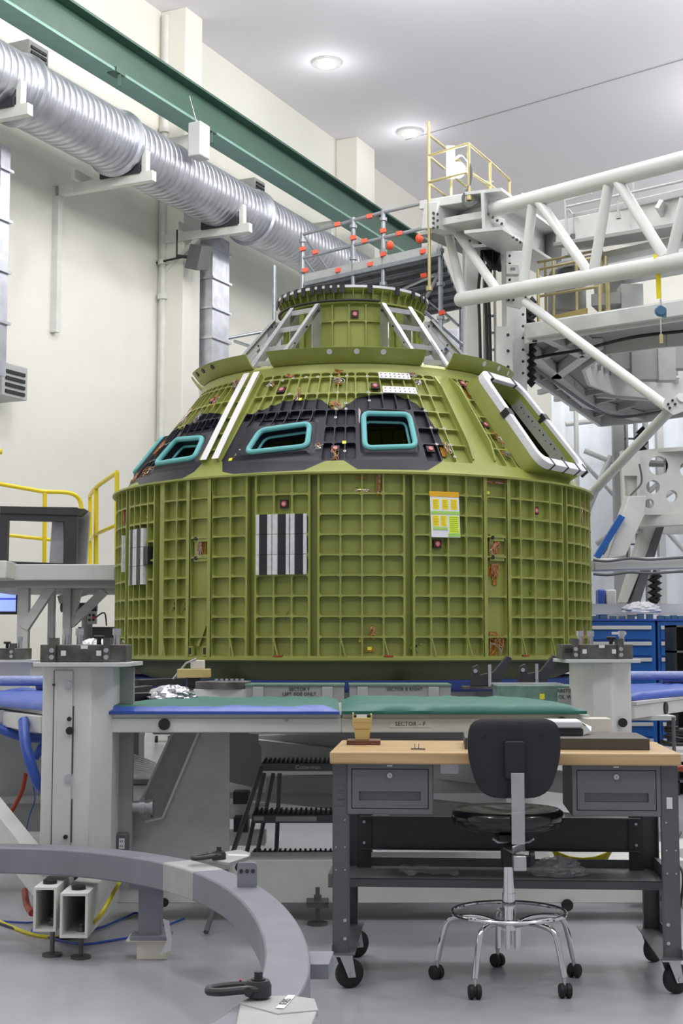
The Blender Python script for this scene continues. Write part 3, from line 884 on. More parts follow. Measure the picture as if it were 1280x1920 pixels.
for u, z in ((-15, 2.764), (-53.3, 2.728), (17.5, 2.408), (43.9, 2.76)): target(barrel_s, u, z, .05, 1)
for u, z in ((-23.2, 3.93), (6.5, 3.945), (-4.5, 3.28), (18.0, 3.29), (38.7, 3.60), (39.5, 4.05), (-52.4, 3.92)): target(cone_s, u, z, .02, 1)
target(tun_s, 1.3, 4.87, .03, 1); target(tun_s, 60, 4.85, .03, 1)
rw = random.Random(3)


def tangle(S, u, z, w, h, d=.04, n=7, name='wire_tangle'):
    b = MB(); k0 = 2.4 if S is barrel_s else 1.9
    for i in range(n):
        pts = []
        for j in range(6):
            du = degrees((rw.random() - .5) * w / k0); pts.append(S(u + du, z + (rw.random() - .5) * h, d - .01 - rw.random() * .03))
        b.tube(spline(pts, 4), .0028, 5, m=rw.choice((0, 0, 1, 2)))
    b.build(name, ['copper', 'kapton', 'zinc'], CAP)


def tapes(S, lst, d):
    b = MB()
    for (u, z, w, h) in lst: sbox(b, S, u - degrees(w / 2 / 2.4), u + degrees(w / 2 / 2.4), z - h / 2, z + h / 2, d - .003, d, 1, 1); b.cut()
    b.each('amber_tape_patch', 'kapton', CAP)


for a in ((28.6 + 3, 1.50, .16, .22), (31.2, 2.36, .12, .16), (31.2, 2.18, .1, .14), (3.6, 1.62, .05, .12), (5, 2.93, .05, .22), (1.5, 2.86, .14, .04), (32, 2.99, .3, .03), (-68, 2.75, .06, .2), (66, 2.78, .06, .35), (66, 1.55, .06, .3), (-35, 2.40, .06, .18), (-66, 1.5, .15, .15)): tangle(barrel_s, *a)
for a in ((-5, 4.1, .12, .06), (-5, 4.0, .12, .06), (-4.8, 3.72, .1, .1), (-4.5, 3.22, .06, .12), (-9, 3.3, .12, .07), (-22, 4.08, .14, .05), (-17, 3.87, .04, .15), (-28, 3.26, .1, .08), (1.5, 3.6, .03, .22), (20, 4.09, .1, .06), (21, 4.0, .08, .05), (22.5, 3.3, .06, .14), (41, 3.98, .12, .2), (41, 3.45, .1, .16), (45, 3.18, .22, .07), (40, 3.3, .1, .08),
          (-44, 4.06, .16, .08), (-50, 3.9, .08, .18), (-54, 3.75, .05, .16), (-66, 3.8, .1, .2), (-70, 3.5, .08, .2), (-62, 3.2, .2, .1), (-72, 3.18, .2, .1), (-46, 4.1, .1, .05), (-28, 4.0, .08, .06)): tangle(cone_s, *a, d=.02, n=5)
tapes(barrel_s, [(31.0, 1.50, .09, .26), (32.5, 1.52, .16, .07), (31.2, 2.36, .13, .18), (31.0, 2.18, .12, .1), (31.5, 2.1, .05, .1), (28.6, 2.9, .03, .16), (34.5, 2.09, .03, .1), (3, 1.47, .08, .04), (4.8, 2.87, .03, .08), (-35, 2.38, .09, .16), (66, 2.78, .07, .3), (-68, 2.8, .05, .1), (-68, 2.6, .05, .1), (65, 1.55, .08, .25), (1.4, 2.99, .1, .03)], .046)
tapes(cone_s, [(-6.5, 3.78, .05, .04), (-4.9, 3.76, .02, .18), (41, 3.97, .1, .12), (44.5, 3.16, .22, .05), (21.5, 3.3, .05, .12), (-28.5, 4.0, .06, .05), (-5, 4.0, .09, .04), (-46, 4.02, .1, .05), (41, 3.52, .06, .08)], .03)
b = MB()
for S, u, z in ((barrel_s, 1.3, 2.885), (barrel_s, 29.8, 2.89), (barrel_s, 1.2, 1.55), (barrel_s, 3.0, 1.48), (cone_s, -29.8, 3.21), (cone_s, -16, 3.81), (cone_s, -2.5, 3.34)):
    sbox(b, S, u - .45, u + .45, z - .014, z + .014, .035 if S is barrel_s else -.004, .05 if S is barrel_s else .0, 1, 1); b.cut()
b.each('yellow_tag', 'ywire', CAP)
b = MB()
for u in (-16, -35 + 19.5 + 22.3, 39): sbox(b, barrel_s, u - .9, u + .9, 1.405, 1.42, -.02, .04, 1, 1); b.cut()
b.each('red_clip', 'redhose', CAP)


def stripes(cols, z0, z1, name_label, extra=None):
    b = MB(); zs = [z0 + (z1 - z0) * i / 3 for i in range(4)]
    for (a, c, mi) in cols:
        for k in range(3): sbox(b, barrel_s, a + (.03 if mi == 0 else 0), c - (.03 if mi == 0 else 0), zs[k] + .002, zs[k + 1] - .002, -.03 - (.003 if mi else 0), .03, 1, 1, mi)
    if extra: sbox(b, barrel_s, *extra, 1, 1, 1)
    b.build('striped_tile_panel', ['tilew', 'btape'], CAP, label=name_label)


stripes([(-20.7, -19.9, 0), (-19.9, -18.2, 1), (-18.2, -17.2, 0), (-17.1, -15.9, 0), (-15.9, -14.2, 1), (-14.2, -13.5, 0), (-13.3, -12.3, 0), (-12.3, -10.6, 1), (-10.6, -9.9, 0)], 2.13, 2.67, 'black and white striped tile panel on barrel front')
stripes([(-60.3, -59.7, 0), (-59.7, -58.4, 1), (-58.4, -57.3, 0), (-57.2, -56.2, 0), (-56.2, -54.5, 1), (-54.5, -53.1, 0)], 2.08, 2.62, 'narrow black and white striped tile panel at barrel left', (-53.1, -51.2, 2.27, 2.44, -.03, .03))
b = MB(); sbox(b, barrel_s, -65.6, -65.0, 2.22, 2.58, -.03, .03, 1, 1); b.build('white_tile', 'tilew', CAP)
# notice sheet with six notes
NS = lambda u, z, d: barrel_s(15.55 + u * 6.45 + (1 - z) * .3, 2.465 + z * .39, d)
b = MB(); sbox(b, NS, 0.0, 1, 0.0, 1, -.012, -.009, 3, 1)
sh = b.build('notice_sheet', mat('sheet_paper', (.80, .82, .85), .4), CAP, label='white taped notice sheet with yellow notes')
b = MB(); sbox(b, NS, -.02, 1.0, .93, 1.05, -.015, -.0125, 3, 1); b.build('amber_tape_strip', mat('bright_amber_tape', (.78, .42, .02), .35), sh)
b = MB(); sbox(b, NS, .02, 1.0, .53, .60, -.016, -.0125, 3, 1); b.cut(); sbox(b, NS, .06, .56, .17, .23, -.016, -.0125, 3, 1); b.cut(); sbox(b, NS, .58, 1.0, .02, .09, -.016, -.0125, 3, 1); b.each('green_tape_strip', mat('light_green_tape', (.38, .68, .12), .4), sh)
for k, (u0, u1, z0, z1) in enumerate(((.08, .30, .64, .88), (.40, .62, .64, .88), (.70, .93, .64, .88), (.06, .28, .25, .50), (.33, .54, .25, .50), (.62, .97, .10, .50))):
    b = MB(); sbox(b, NS, u0, u1, z0, z1, -.014, -.0125, 1, 1)
    for j in range(6 if k < 5 else 8):
        zz = z1 - .03 - j * (z1 - z0 - .04) / (6 if k < 5 else 8); sbox(b, NS, u0 + .02, u1 - .02 - rw.random() * .05, zz - .006, zz, -.0155, -.014, 1, 1, 1)
    b.build('yellow_note', [mat('note_yellow', (.90, .80, .03) if k < 5 else (.72, .90, .05), .5), mat('note_ink', (.55, .22, .02) if k < 5 else (.25, .35, .03), .5)], sh)

# ================================================================== THE WORK STAND UNDER THE CAPSULE
def plug(mb, p, n=(0, -1, 0), r=.03, m=0):
    n = Vector(n).normalized(); mb.cyl(Vector(p) - n * .01, Vector(p) + n * .012, r, 20, m); return mb


ST = thing('work_stand', 'large white steel stand of posts, beams and shelves around the capsule base', 'stand', (0, 8.5, 0))


def clamp_block(x0, x1, y0, y1, z0, z1, parent, tags=True):
    b = MB(); w = x1 - x0
    b.prism([Vector((x0, y0 + .06, z0)), Vector((x0 + w * .2, y0, z0)), Vector((x0 + w * .8, y0, z0)), Vector((x1, y0 + .06, z0)), Vector((x1, y1, z0)), Vector((x0, y1, z0))], Z * (z1 - z0))
    o = b.build('clamp_block', 'steel', parent, label='dark steel clamp block on a post top', bevel=.004)
    b = MB()
    for fx in (.17, .8): b.box(x0 + w * (fx - .04), x0 + w * (fx + .04), y0 - .012, y0 + .1, z0, z1 + .035); b.cut()
    b.each('clamp_tab', 'steel', o)
    b = MB()
    for fx in (.28, .43, .87):
        b.cyl((x0 + w * fx, (y0 + y1) / 2 - .02, z1), (x0 + w * fx, (y0 + y1) / 2 - .02, z1 + .07), .016, 14); b.cyl((x0 + w * fx, (y0 + y1) / 2 - .02, z1 + .05), (x0 + w * fx, (y0 + y1) / 2 - .02, z1 + .085), .022, 8); b.cut()
    b.each('standing_bolt', 'zinc', o)
    b = MB(); b.cyl((x0 + w * .63, y0 + .05, z1 + .04), (x0 + w * .75, y0 + .05, z1 + .04), .009); b.cyl((x0 + w * .69, y0 + .05, z1), (x0 + w * .69, y0 + .05, z1 + .04), .012); b.build('t_handle', 'black', o)
    b = MB()
    for fx in (.17, .8):
        for fz in (.3, .68): b.cyl((x0 + w * fx, y0 - .012, z0 + (z1 - z0) * fz), (x0 + w * fx, y0 - .022, z0 + (z1 - z0) * fz), .013, 12); b.cut()
    b.each('cap_screw', 'zinc', o)
    b = MB()
    for fx in (.27, .68) if tags else (): b.box(x0 + w * fx, x0 + w * fx + .026, y0 - .002, y0, z0 + .035, z0 + .062); b.cut()
    if tags: b.box(x0 + w * .5, x0 + w * .58, y0 - .002, y0, z1 - .022, z1 - .004)
    if tags: b.each('paper_tag', 'paper', o)
    return o


# left post (nearest)
zt = 1.405
b = MB()
b.prism([Vector(p) for p in ((-1.575, 7.55, .32), (-1.50, 7.50, .32), (-1.31, 7.50, .32), (-1.215, 7.62, .32), (-1.215, 7.95, .32), (-1.575, 7.95, .32))], Z * (zt - .32))
b.build('post', 'white', ST, bevel=.006)
b = MB(); b.box(-1.50, -1.405, 7.485, 7.50, .34, zt - .02); b.build('cover_strip', 'white2', ST, bevel=.004)
b = MB(); b.box(-1.505, -1.50, 7.492, 7.50, .34, zt - .02); b.box(-1.402, -1.398, 7.494, 7.50, .5, .72); b.box(-1.402, -1.398, 7.494, 7.50, .85, 1.2); b.build('seam', 'dark', ST)
b = MB()
for py in (1284, 1459, 1638): p = P(129, py, 7.48); b.cyl(p, p - Yv * .012, .019, 18); b.cyl(p - Yv * .012, p - Yv * .018, .011, 14); b.cut()
b.each('round_plug', 'zinc', ST)
b = MB()
for px, py, r in ((131, 1370, .02), (130, 1348, .011), (123, 1569, .011), (101, 1284, .006)): plug(b, P(px, py, 7.48), r=r); b.cut()
b.each('black_plug', 'black', ST)
b = MB(); b.box(-1.60, -1.11, 7.42, 8.0, zt, zt + .022); b.build('top_plate', 'white2', ST, bevel=.003)
clamp_block(-1.585, -1.135, 7.46, 7.75, zt + .022, zt + .115, ST)
b = MB(); b.box(-1.215, -1.14, 7.86, 7.9, .34, zt - .01); b.build('rear_web', 'mid', ST)
# square tubes at its foot
for x0, x1, py in ((62, 106, 7.05), (112, 165, 7.0)):
    p0, p1 = P(x0, 1720, py), P(x1, 1655, py); z0, z1 = (.135, .345) if x0 < 100 else (.115, .325)
    b = MB(); O = [(p0.x, z0), (p1.x, z0), (p1.x, z1), (p0.x, z1)]; I = [(p0.x + .012, z0 + .012), (p1.x - .012, z0 + .012), (p1.x - .012, z1 - .012), (p0.x + .012, z1 - .012)]
    b.frame([Vector((x, py, z)) for x, z in O], [Vector((x, py, z)) for x, z in I], Yv * 1.0); b.build('square_tube_foot', 'white', ST)
    b = MB(); cx = (p0.x + p1.x) / 2; b.cyl((cx, py + .12, z1 + .0), (cx, py + .12, z1 + .018), .035, 16); b.build('black_cap', 'black', ST)
    b = MB(); b.cyl((cx + .02, py + .1, 0.0), (cx + .02, py + .1, z0 + .05), .012, 10); b.cyl((cx + .02, py + .1, z0 + .012), (cx + .02, py + .1, z0 + .035), .022, 6); b.cyl((cx + .02, py + .1, 0), (cx + .02, py + .1, .012), .05, 16); b.build('levelling_foot', 'steel', ST)
# base beam, table beam
b = MB(); b.box(-1.3, 1.9, 8.0, 8.3, .10, .335); b.build('base_beam', 'white', ST, bevel=.006)
b = MB()
for px, py in ((308, 1692), (460, 1680), (1063, 1697)): plug(b, P(px, py, 7.995), r=.024 if px < 900 else .032); b.cut()
b.each('black_plug', 'black', ST)
for px in (595, 1240):
    b = MB(); x = P(px, 1750, 7.9).x; b.box(x - .06, x + .06, 7.86, 8.02, .10, .13); b.cyl((x, 7.92, 0), (x, 7.92, .2), .012, 10); b.cyl((x, 7.92, .13), (x, 7.92, .16), .022, 6); b.cyl((x, 7.92, 0), (x, 7.92, .015), .055, 16); b.build('levelling_foot', 'steel', ST)
TB0, TB1 = P(182, 1358, 7.62).x, P(1145, 1358, 7.62).x
b = MB(); b.box(TB0, 0, 7.62, 7.74, 1.055, 1.130); b.box(0, TB1, 7.62, 7.74, 1.055, 1.130, 1); b.build('table_beam', ['white', 'cream'], ST, bevel=.005)
b = MB(); b.box(TB0 + .06, -.005, 7.63, 7.78, 1.130, 1.152); b.box(.005, TB1 - .17, 7.63, 7.78, 1.130, 1.152, 1); b.build('table_lip', ['white2', 'cream'], ST, bevel=.002)
b = MB(); plug(b, P(308, 1358, 7.615), r=.031); b.cut(); plug(b, P(1053, 1354, 7.615), r=.028); b.each('black_plug', 'black', ST)
b = MB(); p0, p1 = P(733, 1351, 7.618), P(805, 1363, 7.618); b.box(p0.x - .005, p1.x + .005, 7.617, 7.62, p1.z - .002, p0.z + .002)
sg = b.build('sector_label', 'cream', ST)
c = P(769, 1357.5, 7.616); text_mb('SECTOR \u2013 F', .031, c, X, Z).build('lettering', 'ink', sg)
p = P(537, 1350.5, 7.617); b = MB(); b.prism([p + X * -.012 + Z * .006, p + X * .012 + Z * .006, p - Z * .01], -Yv * .001); b.build('arrow_mark', 'mid', ST)
# table decks under the mats
b = MB(); b.prism([Vector((TB0 + .05, 7.7, 1.11)), Vector((TB1 - .1, 7.7, 1.11)), Vector((1.2, 9.25, 1.11)), Vector((-1.15, 9.25, 1.11))], Z * .035); b.build('table_deck', 'white2', ST)
# gusset plate with cut-out, right of the post
def plate(name, outline, Y, t, m, mats='white'):
    b = MB(); b.prism([P(x, y, Y) for x, y in outline], Yv * t); return b.build(name, mats, ST)


plate('gusset_plate', [(212, 1374), (238, 1374), (238, 1500), (272, 1541), (305, 1533), (372, 1374), (430, 1374), (430, 1662), (205, 1662)], 7.98, .02, 0, 'lgrey')
b = MB(); b.beam(P(305, 1533, 7.96), P(372, 1374, 7.96), .02, .012); b.beam(P(272, 1541, 7.96), P(305, 1533, 7.96), .02, .01); b.build('plate_edge', 'white2', ST)
plate('inner_gusset', [(323, 1374), (430, 1374), (430, 1662), (240, 1662), (262, 1506)], 8.35, .02, 0, 'lgrey')
b = MB(); b.beam(P(262, 1506, 8.33), P(323, 1374, 8.33), .02, .012); b.build('inner_plate_edge', 'white2', ST)
b = MB(); p0 = P(376, 1600, 8.02); p1 = P(424, 1600, 8.02); b.box(p0.x, p1.x, 8.0, 8.2, .33, 1.11); b.build('web_column', 'white', ST, bevel=.005)
# right post
b = MB(); x0, x1 = P(1086, 1300, 9.0).x, P(1190, 1300, 9.0).x
b.prism([Vector(p) for p in ((x0, 9.15, .1), (x0 + .09, 9.0, .1), (x0 + .2, 8.97, .1), (x1 - .03, 9.05, .1), (x1, 9.12, .1), (x1, 9.4, .1), (x0, 9.4, .1))], Z * (zt - .1)); b.build('post', 'white', ST, bevel=.006)
b = MB(); b.box(x0 - .09, x1 + .02, 8.9, 9.5, zt, zt + .022); b.build('top_plate', 'white2', ST, bevel=.003)
clamp_block(x0 - .11, x1 - .01, 8.93, 9.2, zt + .022, zt + .115, ST)
b = MB(); plug(b, P(1167, 1355, 8.99), r=.028); b.each('black_plug', 'black', ST)
b = MB(); b.box(x0 - .1, x0 - .02, 8.927, 8.93, zt + .06, zt + .09); b.build('slot', 'black', ST)
# right side beam going back and its deck
r0, r1 = Vector((x1 - .02, 9.15, 1.09)), P(1330, 1325, 10.9); r1.z = 1.09
b = MB(); b.beam(r0, r1, .1, .085); b.build('side_beam', 'white', ST, bevel=.004)
b = MB(); b.beam(r0 + Z * .055, r1 + Z * .055, .12, .02); b.prism([r0 + Z * .045, r1 + Z * .045, r1 + Vector((0, 1.6, .045)), r0 + Vector((.0, 1.9, .045))], Z * .02); b.build('side_deck', 'white2', ST)
b = MB(); q = r0.lerp(r1, .33); nn = (r1 - r0).cross(Z).normalized(); nn = nn if nn.y < 0 else -nn; plug(b, q + nn * .05, nn, .04); b.build('black_plug', 'black', ST)
# left side beam going left and back
l0, l1 = P(92, 1354, 7.75), P(-40, 1315, 9.0); l0.z = l1.z = 1.09
b = MB(); b.beam(l0, l1, .1, .09); b.build('side_beam', 'white', ST, bevel=.004)
b = MB(); b.prism([l0 + Z * .05, l1 + Z * .05, l1 + Vector((0, 1.6, .05)), l0 + Vector((.0, 1.9, .05))], Z * .02); b.build('side_deck', 'white2', ST)
b = MB(); nn = (l1 - l0).cross(Z).normalized(); nn = nn if nn.y < 0 else -nn; q = l0.lerp(l1, .17); plug(b, q + nn * .05, nn, .034); b.build('black_plug', 'black', ST)
b = MB(); q = l0.lerp(l1, .5); b.beam(q + nn * .055 + Z * .05, q + nn * .055 - Z * .09, .03, .01); b.build('clip_strap', 'zinc', ST)
# far left post with block
b = MB(); p0, p1 = P(-60, 1240, 10.6), P(66, 1240, 10.6); b.box(p0.x, p1.x - .03, 10.6, 11.0, 0, 1.385); b.build('post', 'white', ST, bevel=.005)
b = MB(); b.box(p0.x - .1, p1.x + .02, 10.5, 11.1, 1.385, 1.405); b.build('top_plate', 'white2', ST)
clamp_block(p0.x, P(46, 1225, 10.6).x, 10.55, 10.85, 1.405, 1.49, ST, False)
# sloping brace and lower frame plates at far left
b = MB(); b.beam(P(-30, 1508, 8.2), P(112, 1688, 7.6), .1, .17, up=(0, 0, 1)); b.build('floor_brace', 'white', ST, bevel=.005)
b = MB(); p0, p1 = P(-60, 1500, 9.2), P(92, 1500, 9.2); b.box(p0.x, p1.x, 9.2, 9.25, .3, 1.06); b.box(p0.x, p1.x, 9.1, 9.2, .52, .56); b.build('side_web', 'mid', ST)
b = MB(); b.box(-3.0, -1.55, 8.9, 9.15, .14, .34); b.build('side_base_beam', 'white', ST)
# right: low beams below bench level behind
b = MB(); b.beam((1.75, 8.4, .22), (3.4, 9.9, .22), .25, .23); b.build('side_base_beam', 'white', ST)
# radial ribs under the table
rnd = random.Random(5)
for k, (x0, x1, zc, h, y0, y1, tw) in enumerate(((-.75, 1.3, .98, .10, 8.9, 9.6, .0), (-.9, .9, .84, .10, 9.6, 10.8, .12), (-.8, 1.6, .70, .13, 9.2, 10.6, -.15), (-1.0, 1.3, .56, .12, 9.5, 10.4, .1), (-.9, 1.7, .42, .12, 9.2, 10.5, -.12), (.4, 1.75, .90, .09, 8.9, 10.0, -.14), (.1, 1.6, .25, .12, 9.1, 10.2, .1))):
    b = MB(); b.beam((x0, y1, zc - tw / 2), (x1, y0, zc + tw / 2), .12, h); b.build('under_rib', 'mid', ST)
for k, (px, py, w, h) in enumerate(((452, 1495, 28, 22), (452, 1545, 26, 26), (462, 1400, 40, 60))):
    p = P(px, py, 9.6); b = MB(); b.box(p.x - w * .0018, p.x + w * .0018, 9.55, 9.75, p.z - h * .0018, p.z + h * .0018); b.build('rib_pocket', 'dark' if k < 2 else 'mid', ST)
for py in (1470, 1520, 1570):
    p = P(452, py, 9.7); b = MB(); b.box(p.x - .12, p.x + .16, 9.7, 9.9, p.z - .055, p.z + .03); b.build('rib_end', 'white', ST)
b = MB(); b.prism([P(455, 1374, 8.9), P(465, 1374, 8.9), P(490, 1400, 8.9), P(490, 1480, 8.9), P(425, 1465, 8.9), P(425, 1374, 8.9)], Yv * .02); b.build('small_gusset', 'mid', ST)
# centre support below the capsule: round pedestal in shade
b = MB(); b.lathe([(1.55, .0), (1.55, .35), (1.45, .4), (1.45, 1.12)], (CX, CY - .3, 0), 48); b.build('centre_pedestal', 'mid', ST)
b = MB(); b.lathe([(2.46, 1.10), (2.5, 1.13), (2.5, 1.19), (2.3, 1.2)], (CX, CY - .15, 0), 80); b.build('pedestal_skirt', mat('shaded_blue_skirt_vinyl', (.008, .03, .16), .5), ST, label='blue skirt with shade in its colour, round the support under the capsule')  # blue darkened in its colour to stand for shade beneath the capsule
b = MB()
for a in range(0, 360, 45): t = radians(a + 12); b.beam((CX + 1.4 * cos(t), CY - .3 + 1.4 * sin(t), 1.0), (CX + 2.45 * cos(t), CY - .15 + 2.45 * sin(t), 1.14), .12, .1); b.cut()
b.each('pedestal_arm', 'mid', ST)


# latches and clamps touching the capsule at right
def capsule_clamp(px, Y, sz, lab):
    p = P(px, 1290, Y); z0 = 1.17
    R = thing('capsule_clamp', lab, 'clamp', (p.x, Y, z0))
    b = MB(); b.prism([Vector((p.x - .16 * sz, Y, z0 + .02)), Vector((p.x + .06 * sz, Y, z0 + .02)), Vector((p.x + .17 * sz, Y, z0 + .24 * sz)), Vector((p.x + .13 * sz, Y, z0 + .26 * sz)), Vector((p.x + .02 * sz, Y, z0 + .13 * sz)), Vector((p.x - .08 * sz, Y, z0 + .11 * sz)), Vector((p.x - .10 * sz, Y, z0 + .19 * sz)), Vector((p.x - .14 * sz, Y, z0 + .17 * sz))], Yv * .09); b.build('clamp_arm', 'dark', R, bevel=.004)
    b = MB(); b.box(p.x - .22 * sz, p.x + .14 * sz, Y - .06, Y + .15, z0, z0 + .02); b.build('clamp_base', 'steel', R)
    b = MB(); b.cyl((p.x - .12, Y - .01, z0 + .14), (p.x - .12, Y + .1, z0 + .14), .016); b.cut(); b.cyl((p.x - .01, Y - .02, z0 + .02), (p.x - .01, Y - .02, z0 + .19 * sz), .014); b.each('clamp_pin', 'zinc', R)


capsule_clamp(920, 11.2, 1.0, 'dark steel clamp with pins under capsule, left of the right-hand pair')
capsule_clamp(1008, 11.6, 1.0, 'dark steel clamp under capsule, nearer the right post')


# ------------------------------------------------------------------ mats
def mat_pad(name, pts, z, t, mats, lab, group=None, edge=None):
    """soft vinyl work mat: gridded top with slight waves, rounded edge"""
    a, b_, c, d = [Vector((p[0], p[1], 0)) for p in pts]; nx, ny = 16, 8; r = random.Random(len(lab)); vs = []; fs = []
    w = [[(r.random() - .5) * .012 for i in range(nx + 1)] for j in range(ny + 1)]
    for j in range(ny + 1):
        for i in range(nx + 1):
            u, v = i / nx, (0, .035, .14, .28, .42, .57, .72, .86, 1)[j]; p = (a.lerp(b_, u)).lerp(d.lerp(c, u), v)
            e = min(1, min(u, 1 - u) * 14 + .2, min(v, 1 - v) * 8 + .2) if 0 else (.35 if i in (0, nx) or j in (0, ny) else 1)
            vs.append(Vector((p.x, p.y, z + t * e + (w[j][i] if e == 1 else 0))))
    n = len(vs); vs += [Vector((v.x, v.y, z)) for v in vs]
    q = nx + 1; ms = []
    for j in range(ny):
        for i in range(nx):
            o = j * q + i; fs.append((o, o + 1, o + q + 1, o + q)); ms.append(1 if (edge and j == 0) else 0); fs.append((n + o, n + o + q, n + o + q + 1, n + o + 1)); ms.append(0)
    ed = [i for i in range(q)] + [j * q + nx for j in range(1, ny + 1)] + [ny * q + i for i in range(nx - 1, -1, -1)] + [j * q for j in range(ny - 1, 0, -1)]
    for k in range(len(ed)): fs.append((ed[k], n + ed[k], n + ed[(k + 1) % len(ed)], ed[(k + 1) % len(ed)])); ms.append(1 if edge else 0)
    b = MB(); b.v = vs; b.f = [list(f) for f in fs]; b.m = ms
    o = b.solo(name, mats, lab, 'mat', group, angle=60); return o


mat_pad('work_mat', ((TB0 - .03, 7.60), (-.01, 7.58), (-.02, 9.2), (-1.12, 9.1)), 1.153, .042, ['matgreen', 'blue'], 'green vinyl work mat with bright blue front edge, left half of the table', edge=True)
mat_pad('work_mat', ((.0, 7.58), (P(1100, 1330, 7.6).x, 7.60), (1.15, 9.0), (0, 9.2)), 1.153, .048, ['matgreen'], 'plain green vinyl work mat, right half of the table')
mat_pad('work_mat', ((l1.x - .1, l1.y - .1), (l0.x + .02, l0.y - .05), (l0.x + .1, l0.y + 1.9), (l1.x - .1, l1.y + 1.6)), 1.162, .045, ['blue'], 'bright blue vinyl mat left of the nearest white post')
mat_pad('work_mat', ((r0.x - .03, r0.y - .03), (r1.x + .1, r1.y - .05), (r1.x + .1, r1.y + 1.5), (r0.x + .02, r0.y + 1.8)), 1.158, .045, ['blue'], 'bright blue vinyl mat right of the right-hand white post')

# trays with sector lettering behind the mats
def tray(x0, x1, lines, lab):
    Yb = 9.55; p0, p1 = P(x0, 1284, Yb), P(x1, 1310, Yb); zt_ = p0.z
    R = thing('tray', lab, 'tray', ((p0.x + p1.x) / 2, Yb, zt_ - .16))
    b = MB(); b.box(p0.x, p1.x, Yb, Yb + .35, zt_ - .16, zt_ - .005); b.build('tray_body', 'mid', R, bevel=.004)
    b = MB(); b.box(p0.x - .005, p1.x + .005, Yb - .012, Yb + .36, zt_ - .006, zt_ + .004); b.build('tray_rim', 'greenglass', R)
    b = MB()
    for f in (.13, .83): b.box(p0.x + (p1.x - p0.x) * f - .035, p0.x + (p1.x - p0.x) * f + .035, Yb - .012, Yb, zt_ - .16, zt_ - .012); b.cut()
    b.each('tray_clip', 'lgrey', R, bevel=.003)
    b = MB(); cx = (p0.x + p1.x) / 2 + .03
    for i, t in enumerate(lines): text_mb(t, .031, (cx, Yb - .003, zt_ - .03 - .032 * i), X, Z, mb=b); b.cut()
    b.each('lettering', 'ink', R)


tray(460, 645, ('SECTOR F', 'LEFT SIDE ONLY'), 'grey tray marked LEFT SIDE ONLY behind the left green mat')
tray(655, 845, ('SECTOR B RIGHT',), 'grey tray marked SECTOR B RIGHT behind the right green mat')
b = MB(); b.box(-1.3, 2.2, 9.45, 10.4, 1.02, 1.05); b.build('rear_shelf', 'white2', ST)
# green tinted box with stencilled sign
p0, p1 = P(932, 1285, 9.6), P(1050, 1310, 9.6); R = thing('equipment_case', 'green tinted wrapped case behind right mat, next to the right post', 'case', ((p0.x + p1.x) / 2, 9.6, 1.05))
b = MB(); b.box(p0.x, p1.x + .1, 9.6, 9.9, 1.05, p0.z); b.build('case_body', 'greenglass', R, bevel=.008)
b = MB(); b.box(p0.x - .01, p1.x + .02, 9.58, 9.9, p0.z, p0.z + .012); b.build('case_lid', 'plastic', R)
b = MB(); c = P(1016, 1306, 9.595); b.box(c.x - .016, c.x + .016, 9.593, 9.6, c.z - .018, c.z + .018); b.build('yellow_tag', 'ywire', R)
p0, p1 = P(1046, 1292, 9.35), P(1086, 1316, 9.35); b = MB(); b.box(p0.x, p1.x + .05, 9.35, 9.37, 1.05, p0.z + .005); o = b.solo('stencilled_plate', 'lgrey', 'grey plate stencilled with part number and weight beside the right post', 'sign')
b = MB(); text_mb('A8ST0139-4', .034, (p0.x - .01, 9.348, p0.z - .012), X, Z, mb=b, align='LEFT'); b.cut(); text_mb('OL WT: 68 L', .034, (p0.x, 9.348, p0.z - .052), X, Z, mb=b, align='LEFT')
for t in b.each('lettering', 'ink', None): t.parent = o; t.matrix_parent_inverse = Matrix.Translation(-o.location)
# fixtures left behind the left mat
def simple(name, lab, cat, parts, loc, group=None):
    R = thing(name, lab, cat, loc, group)
    for nm, m, f, bv in parts: b = MB(); f(b); b.build(nm, m, R, bevel=bv)
    return R


c = P(410, 1292, 9.7)
simple('fixture_block', 'dark grey fixture block with row of screws behind left green mat', 'fixture', (
    ('block', 'steel', lambda b: b.prism([c + Vector((-.16, 0, 0)), c + Vector((.05, -.08, 0)), c + Vector((.2, 0, 0)), c + Vector((.2, .3, 0)), c + Vector((-.16, .3, 0))], Z * .05), .003),
    ('base', 'white2', lambda b: b.box(c.x - .17, c.x + .21, 9.68, 10.1, 1.10, c.z), .003),
    ('screw_row', 'zinc', lambda b: [b.cyl(c + Vector((-.02 + .035 * k, .05, .05)), c + Vector((-.02 + .035 * k, .05, .068)), .012, 10) for k in range(6)], 0)), (c.x, 9.9, 1.10))
c = P(362, 1268, 9.9)
simple('roller_support', 'pale yellow stop block on black pedestal below capsule edge', 'fixture', (
    ('block', 'tan', lambda b: b.box(c.x - .11, c.x + .11, 9.88, 10.05, c.z - .01, c.z + .05), .004),
    ('upright_block', 'cream', lambda b: b.box(c.x - .02, c.x + .07, 9.9, 10.02, c.z + .05, c.z + .11), .004),
    ('lever', 'zinc', lambda b: b.tube([c + Vector((-.14, 0, -.02)), c + Vector((-.05, 0, .09)), c + Vector((.02, 0, .12))], .007), 0),
    ('pedestal', 'black', lambda b: (b.box(c.x - .04, c.x + .04, 9.9, 10.0, c.z - .08, c.z), b.box(c.x - .09, c.x + .07, 9.88, 10.04, 1.1, c.z - .08)), .003)), (c.x, 9.95, 1.1))
